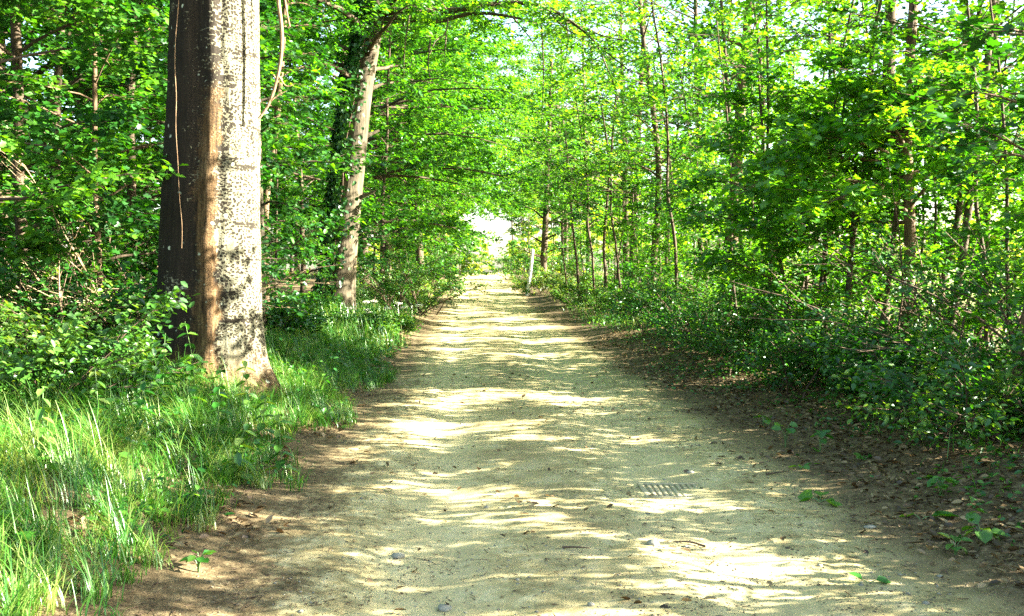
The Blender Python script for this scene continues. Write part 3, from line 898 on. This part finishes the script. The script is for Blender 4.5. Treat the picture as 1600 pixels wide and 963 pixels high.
rp = np.random.default_rng(91)
pe = None
POLE = 'one of the many slender dark pole stems crowding the shady right-hand thicket'
for px, d in [(1160, 19), (1195, 17), (1215, 21), (1262, 15.5), (1290, 18), (1310, 14.5), (1345, 15.5), (1362, 13.5), (1398, 16), (1432, 14.5), (1456, 16), (1487, 13.5), (1520, 14), (1545, 11.8), (1562, 13), (1600, 10.5),
              (1120, 24), (1100, 27), (1072, 29), (1060, 25), (1043, 33), (1008, 36), (975, 34), (958, 40), (930, 37), (915, 44), (890, 42), (1140, 29), (1180, 26), (1240, 24), (1330, 21), (1420, 19.5), (1500, 17.5)]:
    x = PX(px, d)
    if pe is None:
        pe = make_tree('pole_sapling', POLE, 'sapling', (x, d, zg1(x, d)), trunk_line(rp, 6.5, .05, .09), .036, .014, M_BARK, M_BIG, 'pole saplings of the right-hand thicket', 65,
                       nb=16, cb=.34, spread=1.3, prof='dome', nleaf=1100, size=.09, leaf='maple', ntw=8, nseg=7)
    else:
        place(pe, x, d, rp.uniform(0, 6.28), rp.uniform(.8, 1.5) if px < 1400 else rp.uniform(.6, .95), POLE, 'pole saplings of the right-hand thicket')

# ------------------------------------------------------------------ shrubs along both verges
def sh(lab, px, d, h, spread, stems, nleaf, size, leaf, seed, lm=None, name='shrub', cat='shrub', group=None, dx=0, **kw):
    return make_shrub(name, lab, cat, PX(px, d) + dx, d, h, spread, stems, nleaf, size, leaf, lm, None, group, seed, **kw)


sh('pale-leaved bramble at the corner of the grassy bank', 20, 8.6, 1.3, 1.4, 16, 4200, .075, 'oval', 101, M_PALE, 'bramble')
sh('pale bush of small leaves under the thin upright tan stem', 95, 9.6, 1.1, 1.4, 16, 4000, .07, 'oval', 102, M_PALE)
sh('dark bush at the shaded foot of the big trunk', 150, 11.8, .8, 1.1, 14, 3000, .085, 'oval', 103, M_SHRUB)
sh('tall leafy bush left of the big trunk, half in sun', 205, 13, 2.6, 1.6, 18, 5200, .09, 'oval', 104, M_SHRUB)
sh('tall dense bush behind the pale bramble', 45, 11.5, 2.6, 1.8, 20, 6000, .08, 'oval', 105, M_SHRUB)
sh('mid-height bush behind the dry brown brush', 120, 14.5, 3.2, 1.8, 20, 6000, .07, 'oval', 106, M_SHRUB)
sh('bush right behind the big trunk beside the grass', 425, 16.5, 1.0, 1.1, 16, 5200, .075, 'oval', 107, M_SHRUB)
sh('rounded bush against the ivy trunk foot', 472, 25.5, 1.0, 1.2, 18, 5200, .08, 'oval', 108, M_SHRUB)
sh('low bush in front of the ivy trunk', 575, 22.0, .4, 1.0, 16, 4200, .07, 'oval', 109, M_SHRUB)
sh('bush leaning to the track beyond the elder', 618, 31, 2.8, 1.8, 20, 6000, .08, 'oval', 110, M_SHRUB)
sh('sunlit bush spilling on the left track edge', 648, 37, 2.0, 1.8, 18, 5000, .085, 'oval', 111, M_PALE)
sh('bush below the straight dark trunk', 645, 45, 2.4, 2.0, 20, 6000, .10, 'oval', 112, M_SHRUB)
sh('far dark bush under the leaning tree', 662, 60, 2.2, 2.0, 18, 5000, .11, 'oval', 113, M_SHRUB)
sh('far bush on the crest at the left', 672, 70, 2.4, 2.2, 18, 5000, .12, 'oval', 114, M_SHRUB)


def elder():
    x, y = PX(592, 23.5), 23.5
    o = make_shrub('elder_bush', 'elder bush with flat white flower heads by the track edge', 'shrub', x, y, .62, 1.2, 14, 2800, .08, 'oval', M_SHRUB, seed=120)
    rng = np.random.default_rng(3)
    for k in range(9):
        c = np.array([rng.normal(.1, .45), rng.normal(-.3, .35), rng.uniform(.42, .72)])
        n = 130
        a = rng.uniform(0, 6.28, n); r = .08 * np.sqrt(rng.random(n))
        pos = c + np.column_stack([np.cos(a) * r, np.sin(a) * r, rng.normal(0, .012, n)])
        build('flower_head', [leaves(pos, rng.normal(0, 1, (n, 3)), rng.normal(0, .3, (n, 3)) + [0, 0, 1], .028, 'round', rng)], [M_FLOWER], o)


elder()


def dry_brush():
    x, y = PX(175, 12.6), 12.6
    rng = np.random.default_rng(9)
    o = empty('dry_brush', (x, y, zg1(x, y)), 'tangle of bare tan twigs with a few dead leaves in the left thicket', 'brush')
    ch, lf = shrub_parts(rng, 2.6, 1.5, 26, 800, .05, 'oval', ntw=14)
    build('twigs', ch, [M_STRAW], o, smooth=True)
    build('dead_leaves', [lf], [M_DRYLEAF], o)


dry_brush()
R_SH = [
    (1590, 8.0, 1.05, 'bush', 'dark bush nearest the camera beside the thin nearest trunk'),
    (1520, 9.3, 1.1, 'bush', 'bush with sun flecks in front of the low forked stem'),
    (1450, 10.6, 1.05, 'bush', 'low bush at the foot of the tan slender maple'),
    (1380, 11.8, 1.1, 'bush', 'low dark bush just left of the tan slender maple foot'),
    (1300, 13.0, 1.3, 'bush', 'dark bush under the straight dark sapling stem'),
    (1235, 15.2, 1.35, 'bush', 'dark bush under the sapling leaning left'),
    (1180, 17.8, 1.4, 'bush', 'dark bush in front of the thin twin stem'),
    (1130, 21.0, 1.5, 'bush', 'bush at the foot of the taller brown trunk'),
    (1075, 25.0, 1.5, 'bush', 'bush midway along the shaded verge before the taller brown trunk'),
    (1000, 31.5, 1.2, 'sun', 'bright bush at the foot of the twice-bent trunk'),
    (960, 35.0, 1.1, 'sun', 'bright bush at the foot of the slim grey trunk'),
    (925, 39.0, 1.2, 'sun', 'bright bush below the thin kinked sapling'),
    (885, 44.0, 1.3, 'sun', 'bright bush in the gap right of the ivy-dark tree'),
    (835, 49.0, 1.2, 'sun', 'bright low bush hiding the foot of the white post'),
    (812, 62.0, 2.8, 'bush', 'tall dark bush narrowing the track at the crest'),
    (870, 56.0, 3.2, 'bush', 'tall dark bush behind the ivy-dark tree'),
    (2395, 5.0, 2.1, 'bush', 'unseen bush added beside the viewer to shade the nearest track'),  # out of view, added to block sun from the front of the track
    (1620, 9.6, 2.4, 'tall', 'tall bush behind the thin nearest trunk'),
    (1500, 12.0, 2.4, 'tall', 'tall loose bush behind the low forked stem'),
    (1330, 16.5, 2.6, 'tall', 'tall loose bush behind the dark sapling stem'),
    (1250, 20.0, 2.8, 'tall', 'tall loose bush behind the left-leaning sapling'),
    (1180, 25.0, 2.8, 'tall', 'tall loose bush behind the twin stem'),
    (1100, 31.0, 2.8, 'tall', 'tall loose bush behind the shaded verge'),
    (1030, 40.0, 3.0, 'tall', 'tall loose bush behind the twice-bent trunk'),
    (960, 47.0, 3.0, 'tall', 'tall loose bush behind the slim grey trunk')]
for k, (px, d, h, kd, lab) in enumerate(R_SH):
    sz = .055 + .0010 * d
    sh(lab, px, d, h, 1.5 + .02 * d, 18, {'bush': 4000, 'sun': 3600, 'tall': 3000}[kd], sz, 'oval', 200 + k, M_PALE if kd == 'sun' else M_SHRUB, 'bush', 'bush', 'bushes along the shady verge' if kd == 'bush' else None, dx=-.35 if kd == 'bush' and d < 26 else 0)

# ------------------------------------------------------------------ white post, drain grate
def post():
    d = 48
    b = P(823, 452, d); top = P(832, 392, d)
    bz = zg1(b[0], d)
    o = empty('marker_post', (b[0], d, bz), 'leaning white weathered post at the verge by the ivy-dark tree', 'post')
    L = np.array(top) - np.array([b[0], d, bz])
    pts = np.array([L * t for t in np.linspace(-.05, 1, 14)]); pts[:, 0] += .03 * np.sin(np.linspace(0, 3, 14))
    build('shaft', [tube(pts, np.linspace(.085, .07, 14), 12)], [M_POST], o, smooth=True)
    e = pts[-1]; u = norm(L)
    build('cap', [tube([e - u * .01, e + u * .03, e + u * .07, e + u * .09], [.078, .076, .045, .004], 12)], [M_POST], o, smooth=True)


post()


def box(x0, x1, y0, y1, z0, z1, mi=0, bev=.002):
    V = np.array([(x, y, z) for z, b in ((z0, 0), (z1 - bev, 0), (z1, bev)) for x, y in ((x0 + b, y0 + b), (x1 - b, y0 + b), (x1 - b, y1 - b), (x0 + b, y1 - b))])
    F = [[3, 2, 1, 0], [8, 9, 10, 11]]
    for l in (0, 4):
        for k in range(4):
            F.append([l + k, l + (k + 1) % 4, l + 4 + (k + 1) % 4, l + 4 + k])
    return (V, np.array(F), mi, .5)


def grate():
    x, y = PX(1058, 7.2), 7.22
    z = zg1(x, y) + .003
    o = empty('drain_grate', (x, y, z), 'square metal drain grate with parallel bars sunk in the sandy track', 'drain grate', None, R(-2))
    w = .25
    build('frame', [box(-w, w, -w, -w + .04, -.05, .006), box(-w, w, w - .04, w, -.05, .006), box(-w, -w + .04, -w + .041, w - .041, -.05, .0058), box(w - .04, w, -w + .041, w - .041, -.05, .0058)], [M_IRON], o)
    br = []
    for k in range(9):
        c = -w + .075 + k * (2 * w - .15) / 8
        br.append(box(c - .013, c + .013, -w + .042, w - .042, -.04, .004))
    build('bars', br, [M_IRON], o)
    build('silt', [box(-w + .042, w - .042, -w + .042, w - .042, -.05, -.004)], [M_DIRT], o)


grate()

# ------------------------------------------------------------------ small plants one can count
def nettle_mesh(rng, h, pairs, size, mat):
    st = np.array([[0, 0, -.03], [rng.normal(0, .01), rng.normal(0, .01), h * .5], [rng.normal(0, .05), rng.normal(0, .05), h]])
    p = smooth_poly(st, 12)
    P0, AX, SZ = [], [], []
    for k in range(pairs):
        t = .22 + .76 * k / max(1, pairs - 1)
        c = np.array([np.interp(t, np.linspace(0, 1, 12), p[:, q]) for q in range(3)])
        a = k * 1.57 + rng.normal(0, .2)
        for s in (0, math.pi):
            P0.append(c); AX.append([math.cos(a + s), math.sin(a + s), rng.normal(-.1, .25)]); SZ.append(size * (1.1 - .6 * t) * rng.uniform(.8, 1.2))
    n = len(P0)
    return [tube(p, np.linspace(.006, .002, 12), 5)], leaves(np.array(P0), np.array(AX), np.array(AX) * .3 + [0, 0, 1] + rng.normal(0, .2, (n, 3)), np.array(SZ), 'oval', rng)


M_STEM = leaf_mat('herb_stem', (.06, .13, .03), (.10, .18, .05), (.16, .22, .08), trans=.1)
rngn = np.random.default_rng(15)
NET = [(255, 8.6, .75, 'nettle with a pale flower spike before the dark side of the big trunk'), (300, 8.9, .85, 'tallest nettle in front of the big trunk'),
       (215, 8.0, .6, 'nettle left of the flowering spike nettle'), (340, 8.3, .6, 'nettle at the big trunk under the brown strip of bark'),
       (385, 9.4, .55, 'broad bright nettle at the right foot of the big trunk'), (412, 8.3, .5, 'bright nettle leaning from the grass to the track'),
       (440, 7.6, .5, 'drooping bright nettle by the bank edge'), (365, 7.2, .45, 'short nettle among the grass nearest the track'),
       (150, 7.4, .6, 'nettle deep in the long grass below the pale bush'), (60, 6.6, .55, 'nettle in the long grass by the corner bramble')]
for k, (px, d, h, lab) in enumerate(NET):
    x = PX(px, d)
    o = empty('nettle', (x, d, zg1(x, d)), lab, 'plant', 'nettles on the bank')
    s, l = nettle_mesh(rngn, h, 8, .16, None)
    build('stem', s, [M_STEM], o); build('leaves', [l], [M_HERB if k < 4 else M_PALE], o)


def rosette(name, label, px, py, n, size, h, seed, mat=None, kind='round', group=None):
    d = FPX * CAM_Z / (py - 425)
    x = PX(px, d)
    rng = np.random.default_rng(seed)
    o = empty(name, (x, d, zg1(x, d)), label, 'plant', group)
    a = np.arange(n) * 2.4 + rng.normal(0, .3, n)
    ln = h * rng.uniform(.6, 1.1, n)
    ti = np.column_stack([np.cos(a) * size * .35, np.sin(a) * size * .35, ln])
    st = [tube(smooth_poly(np.array([[0, 0, -.02], [t[0] * .3, t[1] * .3, t[2] * .7], t]), 6), np.linspace(.004, .002, 6), 4) for t in ti]
    build('stems', st, [M_STEM], o)
    ax = np.column_stack([np.cos(a), np.sin(a), rng.normal(-.05, .2, n)])
    build('leaves', [leaves(ti, ax, np.column_stack([rng.normal(0, .3, n), rng.normal(-.1, .3, n), np.ones(n)]), size * rng.uniform(.7, 1.15, n), kind, rng, 0, rng.uniform(.4, 1, n))], [mat or M_HERB], o)
    return o


rosette('seedling', 'upright bright seedling alone on the brown leaf litter', 1230, 705, 6, .10, .20, 1)
rosette('seedling', 'bushy seedling with several leaves at the litter edge', 1285, 715, 9, .09, .18, 2)
rosette('seedling', 'small dark seedling farther up the litter, left of the others', 1195, 670, 7, .08, .12, 3)
rosette('broad_leaf_plant', 'flat broad green leaves lying on the track edge', 1285, 790, 5, .15, .03, 4)
rosette('broad_leaf_plant', 'single large heart-shaped leaf pressed flat on bare soil', 1445, 826, 2, .17, .03, 5)
rosette('broad_leaf_plant', 'flat leaves below the dark bushes, beside the litter', 1355, 735, 5, .09, .04, 6)
rosette('broad_leaf_plant', 'small flat green leaf at the lit streak by the track edge', 1365, 918, 2, .10, .015, 7)
rosette('broad_leaf_plant', 'lowest-lying leaf pair behind the small pale stone', 1255, 742, 4, .07, .03, 12)
rosette('seedling', 'sunlit sprawling seedling in the corner by the bottom right litter', 1540, 860, 8, .10, .08, 8, M_PALE)
rosette('seedling', 'small sunlit seedling left of the corner seedling', 1500, 875, 6, .08, .08, 9, M_PALE)
rosette('seedling', 'shaded seedling between the heart-shaped leaf and the nearest bush', 1475, 800, 9, .08, .12, 10)
rosette('seedling', 'big-leaved seedling at the end of the grassy bank by the track', 305, 905, 9, .07, .10, 11)
rosette('seedling', 'dark lobed plant in the bottom corner of the long grass', 30, 945, 12, .10, .16, 13, None, 'maple')

# ------------------------------------------------------------------ grass, litter, herbs, stones
def blades(rng, x, y, L, w, lean=.6, rv=None):
    n = len(x); k = 6
    z = zg(x, y) - .01
    a = 6.28 * (vnoise(x, y, 2.3, 71) * 2 + rng.normal(0, .16, n))
    d = np.column_stack([np.cos(a), np.sin(a), np.zeros(n)])
    sd = np.column_stack([-np.sin(a), np.cos(a), np.zeros(n)])
    ln = np.abs(rng.normal(lean, .35, n))
    V = np.zeros((n, 2 * k, 3))
    p = np.column_stack([x, y, z])
    cur = p.copy()
    for i in range(k):
        t = i / (k - 1)
        e = ln * (t * 1.5) + .12
        ww = w * (1 - t ** 2.2) * .5 + .0006
        V[:, 2 * i] = cur - sd * ww[:, None]; V[:, 2 * i + 1] = cur + sd * ww[:, None]
        step = (L / (k - 1))[:, None]
        cur = cur + step * (d * np.sin(e)[:, None] + np.array([0, 0, 1.]) * np.cos(e)[:, None])
    f = np.array([[2 * i, 2 * i + 1, 2 * i + 3, 2 * i + 2] for i in range(k - 1)])
    F = (f[None] + (np.arange(n) * 2 * k)[:, None, None]).reshape(-1, 4)
    if rv is None: rv = rng.random(n)
    return (V.reshape(-1, 3), F, 0, np.repeat(rv, 2 * k))


def scatter(rng, n, x0, x1, y0, y1, fn, ypow=1.6):
    x = rng.uniform(x0, x1, n); y = y0 + (y1 - y0) * rng.random(n) ** ypow
    k = rng.random(n) < fn(x, y)
    return x[k], y[k]


rg = np.random.default_rng(42)
edge = lambda y: -1.62 + .25 * sstep(8, 13, y) + .40 * (vnoise(y * 0, y, .6, 31) - .5) * 2 - .012 * np.maximum(0, y - 16)
gch = []
tx, ty = scatter(rg, 8600, -4.9, -1.15, 3.0, 19, lambda x, y: np.clip((edge(y) + .1 - x) * 1.5, 0, 1) * sstep(.08, .40, vnoise(x, y, 1.3, 33)) * (1 - .8 * sstep(3.6, 4.8, -x)), 1.35)
k_ = rg.integers(8, 34, len(tx))
Lt = np.repeat(rg.uniform(.14, .50, len(tx)) * (.65 + .5 * sstep(1.4, 2.6, -tx)), k_); ct = np.repeat(np.clip(rg.normal(.42, .24, len(tx)) + .25 * (ty < 8) * rg.random(len(tx)), 0, 1), k_)
x = np.repeat(tx, k_) + rg.normal(0, .035, k_.sum()); y = np.repeat(ty, k_) + rg.normal(0, .035, k_.sum())
gch.append(blades(rg, x, y, Lt * rg.uniform(.45, 1.1, len(x)), rg.uniform(.0025, .0065, len(x)), 1.0, np.clip(ct + rg.normal(0, .15, len(x)), 0, 1)))
x, y = scatter(rg, 16000, -6, -1.2, 18, 62, lambda x, y: np.clip((edge(y) - x) * 1.5, 0, 1) * .8, 1.4)
gch.append(blades(rg, x, y, rg.uniform(.2, .6, len(x)), rg.uniform(.010, .018, len(x)), .6))
x, y = scatter(rg, 9000, 3.3, 9, 24, 62, lambda x, y: np.clip((x - 3.4) * 1.2, 0, 1) * .8, 1.2)
gch.append(blades(rg, x, y, rg.uniform(.15, .45, len(x)), rg.uniform(.010, .018, len(x)), .6))
x, y = scatter(rg, 2400, 3.0, 7, 4.5, 20, lambda x, y: np.clip((x - 3.1) * .8, 0, 1) * sstep(.5, .7, vnoise(x, y, 1.3, 35)), 1.0)
gch.append(blades(rg, x, y, rg.uniform(.12, .35, len(x)), rg.uniform(.004, .008, len(x)), .5, rg.uniform(0, .5, len(x))))
o = build('grass', gch, [M_GRASS])
tag(o, 'long bending grass on the banks beside the track', 'grass', None, 'stuff')

# ground herbs: small leaves a hand above the soil
hch = []
def herbs(n, x0, x1, y0, y1, fn, s, hmax, kind='oval', yp=1.3):
    x, y = scatter(rg, n, x0, x1, y0, y1, fn, yp)
    m = len(x)
    pos = np.column_stack([x, y, zg(x, y) + hmax * rg.random(m) ** 1.4 * (.3 + .9 * vnoise(x, y, 1.4, 40))])
    a = rg.uniform(0, 6.28, m)
    hch.append(leaves(pos, np.column_stack([np.cos(a), np.sin(a), rg.normal(-.1, .3, m)]), rg.normal(0, .4, (m, 3)) + [0, -.1, 1], s * rg.uniform(.6, 1.3, m) * (1 + .018 * y), kind, rg))


herbs(26000, 3.0, 10, 4.5, 34, lambda x, y: sstep(3.3, 4.4, x + .8 * (vnoise(x, y, .8, 41) - .5)), .055, .45)
herbs(20000, -11, -1.6, 4.5, 40, lambda x, y: np.clip((edge(y) - .5 - x) * .8, 0, 1), .06, .45)
herbs(9000, -3.6, -1.3, 14, 45, lambda x, y: np.clip((edge(y) + .15 - x) * 2, 0, 1) * .7, .06, .35)
herbs(20000, -4.5, -1.2, 3.5, 14, lambda x, y: np.clip((edge(y) + .1 - x) * 1.5, 0, 1) * sstep(.4, .65, vnoise(x, y, 1.2, 44)), .05, .40)
herbs(9000, 2.5, 4.4, 4.2, 22, lambda x, y: sstep(2.7, 3.9, x + .9 * (vnoise(x, y, .9, 46) - .5)) * sstep(.38, .62, vnoise(x, y, 1.7, 45)), .042, .16)
o = build('ground_cover', hch, [M_HERB])
tag(o, 'low leafy herbs covering the floor under the trees', 'ground cover', None, 'stuff')

# dead leaves
x1_, y1_ = scatter(rg, 34000, 2.1, 6.2, 3.6, 24, lambda x, y: sstep(2.5, 3.4, x + .8 * (vnoise(x, y, 1.0, 51) - .5)) * (.35 + .65 * vnoise(x, y, 2.2, 52)), 1.5)
x2_, y2_ = scatter(rg, 22000, -4.5, -.9, 3.2, 24, lambda x, y: sstep(1.15, 1.75, -x + .7 * (vnoise(x, y, 1.0, 53) - .5)) * sstep(.35, .6, vnoise(x, y, 1.6, 54)), 1.5)
x3_, y3_ = scatter(rg, 9000, -8, 8, 5, 40, lambda x, y: np.maximum(sstep(1.4, 2.2, -x), sstep(2.8, 3.8, x)) * .6, 1.3)
x4_, y4_ = scatter(rg, 900, -1, 2.4, 3.6, 16, lambda x, y: .15 + .85 * sstep(.5, .7, vnoise(x, y, 1.1, 58)), 1.4)
x = np.concatenate([x1_, x2_, x3_, x4_]); y = np.concatenate([y1_, y2_, y3_, y4_])
m = len(x)
a = rg.uniform(0, 6.28, m)
pos = np.column_stack([x, y, zg(x, y) + rg.uniform(.006, .03, m)])
lc = leaves(pos, np.column_stack([np.cos(a), np.sin(a), rg.normal(.05, .25, m)]), rg.normal(0, .35, (m, 3)) + [0, 0, 1], rg.uniform(.025, .08, m), 'oval', rg)
o = build('leaf_litter', [lc], [M_DRYLEAF])
tag(o, 'dry brown fallen leaves along both edges of the track', 'leaf litter', None, 'stuff')

# crumbs of twig and husk on the track margins
x, y = scatter(rg, 44000, -2.0, 4.2, 3.4, 17, lambda x, y: .13 * sstep(.45, .7, vnoise(x, y, .9, 59)) + .04 + .83 * np.maximum(sstep(.45, 1.5, -x + .7 * (vnoise(x, y, 1.3, 55) - .5)), sstep(1.7, 3.0, x + .9 * (vnoise(x, y, 1.2, 56) - .5))) * sstep(.3, .6, vnoise(x, y, 3, 57)), 1.7)
m = len(x); a = rg.uniform(0, 6.28, m); L = rg.uniform(.008, .04, m) * np.where(rg.random(m) < .04, 3, 1)
p0 = np.column_stack([x, y, zg(x, y) + .004]); p1 = p0 + np.column_stack([np.cos(a) * L, np.sin(a) * L, rg.uniform(0, .01, m)])
o = build('twig_litter', [prisms(p0, p1, rg.uniform(.001, .0035, m), rg.uniform(.0008, .002, m))], [M_TWIG])
tag(o, 'crumbs of twig and husk scattered on the track margins', 'twig litter', None, 'stuff')

# pebbles
ico_v = np.array([(0, 0, 1)] + [(math.cos(k * 1.2566) * .894, math.sin(k * 1.2566) * .894, .447) for k in range(5)] + [(math.cos(k * 1.2566 + .628) * .894, math.sin(k * 1.2566 + .628) * .894, -.447) for k in range(5)] + [(0, 0, -1)])
ico_f = np.array([[0, 1 + k, 1 + (k + 1) % 5] for k in range(5)] + [[1 + k, 6 + k, 1 + (k + 1) % 5] for k in range(5)] + [[6 + k, 6 + (k + 1) % 5, 1 + (k + 1) % 5] for k in range(5)] + [[11, 6 + (k + 1) % 5, 6 + k] for k in range(5)])


def stones(rng, x, y, s):
    n = len(x)
    sc = s[:, None, None] * rng.uniform(.6, 1.2, (n, 1, 3)) * np.array([1, 1, .55])
    V = ico_v[None] * (1 + rng.normal(0, .14, (n, 12, 1))) * sc
    V = V + np.column_stack([x, y, zg(x, y) + s * .05])[:, None]
    F = (ico_f[None] + (np.arange(n) * 12)[:, None, None]).reshape(-1, 3)
    return (V.reshape(-1, 3), F, 0, np.repeat(rng.random(n), 12))


x, y = scatter(rg, 2600, -1.0, 2.5, 3.4, 16, lambda x, y: .1 + .9 * sstep(.52, .68, vnoise(x, y, 1.6, 60)), 1.7)
o = build('pebbles', [stones(rg, x, y, rg.uniform(.003, .010, len(x)) * np.where(rg.random(len(x)) < .05, 2.0, 1))], [M_STONE], smooth=True)
tag(o, 'small grey pebbles bedded in the sandy track', 'pebbles', None, 'stuff')
M_CLOD = plain_mat('dry_soil_crumb', (.045, .035, .018), (.17, .135, .07), 60)
x, y = scatter(rg, 42000, -1.6, 3.4, 3.4, 15, lambda x, y: .03 + .9 * sstep(.52, .72, vnoise(x, y, 1.4, 62)) * sstep(.4, .65, vnoise(x, y, 4.5, 63)), 1.7)
o = build('soil_crumbs', [stones(rg, x, y, rg.uniform(.0025, .008, len(x)) * np.where(rg.random(len(x)) < .06, 1.8, 1))], [M_CLOD])
tag(o, 'dark crumbs of dry soil strewn in patches over the sandy track', 'soil crumbs', None, 'stuff')
for px, py, s, lab in [(1366, 833, .045, 'small pale stone on bare soil near the heart-shaped leaf'), (1082, 742, .05, 'flat grey stone against the corner of the drain grate'),
                       (1022, 853, .06, 'flat grey stone bedded low in the track below the grate'), (620, 862, .05, 'grey stone in the track nearest the grassy bank'), (695, 938, .05, 'pale flat stone at the very front of the track')]:
    d = FPX * CAM_Z / (py - 425); xx = PX(px, d)
    V, F, mi, rv = stones(rg, np.array([xx]), np.array([d]), np.array([s]))
    c = np.array([xx, d, zg1(xx, d)])
    o = build('stone', [(V - c, F, mi, .9)], [M_STONE], smooth=True); o.location = c
    bv = o.modifiers.new('bevel', 'BEVEL'); bv.width = .008; bv.segments = 2
    tag(o, lab, 'stone')
for px, py, L, az, lab in [(1200, 750, .22, .1, 'dark twig lying beside the leaf litter above the grate streaks'), (880, 862, .16, -.5, 'short dark twig at the middle of the track'), (1105, 855, .20, 2.4, 'bent dark twig at a lit streak below the grate')]:
    d = FPX * CAM_Z / (py - 425); xx = PX(px, d)
    z = zg1(xx, d) + .01
    pts = smooth_poly(np.array([[0, 0, 0], [L * .5 * math.cos(az), L * .5 * math.sin(az), .012], [L * math.cos(az + .25), L * math.sin(az + .25), .004]]), 10)
    o = build('twig', [tube(pts, np.linspace(.008, .003, 10), 6)], [M_TWIG], smooth=True); o.location = (xx, d, z)
    tag(o, lab, 'twig')

# ------------------------------------------------------------------ woods that read as one mass
def woods(name, label, spots, seed, nleaf, size, lm, h=(8, 13), spread=2.8, cb=.1, leaf='rhomb', r=.10):
    rng = np.random.default_rng(seed)
    T_, L_ = [], []
    for x, y in spots:
        hh = rng.uniform(*h)
        ch, lf = tree_parts(rng, trunk_line(rng, hh), r * rng.uniform(.6, 1.3), .03, nb=26, cb=cb, spread=spread * hh / 10, prof='cone', nleaf=nleaf, size=size, leaf=leaf, ntw=8, nseg=7, twigs=False)
        off = np.array([x, y, zg1(x, y)])
        T_ += [(V + off, F, 0, rv) for V, F, mi, rv in ch]
        L_.append((lf[0] + off, lf[1], 1, lf[3]))
    o = build(name, T_ + L_, [M_BARK, lm])
    return tag(o, label, 'woods', None, 'stuff')


rw = np.random.default_rng(4)
sp = [(-rw.uniform(9, 14) - .10 * max(0, y - 10) * 0, y + rw.uniform(-1.5, 1.5)) for y in np.arange(2, 100, 3.4)]
sp += [(-rw.uniform(15, 26), y + rw.uniform(-2, 2)) for y in np.arange(6, 110, 4)]
woods('woods', 'dark deep woodland far behind the thicket and the ivy tree', sp, 301, 5200, .17, M_MAPLE, (9, 15))
sp = [(rw.uniform(8.5, 17), y + rw.uniform(-1.5, 1.5)) for y in np.arange(14, 92, 5.5)]
sp = [(x, y) for x, y in sp if x < .42 * y]
woods('woods', 'thin sunny woodland with slender stems behind the verge bushes', sp, 302, 1600, .13, M_FAR, (5, 10), 2.2, .2, r=.07)
sp = [(-rw.uniform(1.5, 9), rw.uniform(96, 125)) for _ in range(16)] + [(rw.uniform(7, 16), rw.uniform(92, 130)) for _ in range(12)]
woods('woods', 'pale sunlit trees beyond the crest of the track', sp, 303, 3600, .24, M_SUNNY, (9, 14), 3.0, .2)
sp = [(rw.uniform(60, 85), y + rw.uniform(-3, 3)) for y in np.arange(-20, 190, 4.5)] + [(rw.uniform(-30, 60), rw.uniform(175, 200)) for _ in range(34)]
woods('woods', 'distant sunny treeline across the bright field', sp, 304, 2400, .45, M_SUNNY, (4, 8), 4.5, .05)
sp = [(x, rw.uniform(98, 135)) for x in list(rw.uniform(-10, -1.2, 11)) + list(rw.uniform(4.8, 14, 12))]
woods('woods', 'tall sunlit trees closing the tunnel of leaves above the bright opening', sp, 305, 9000, .30, M_FAR, (19, 26), 2.6, .34)
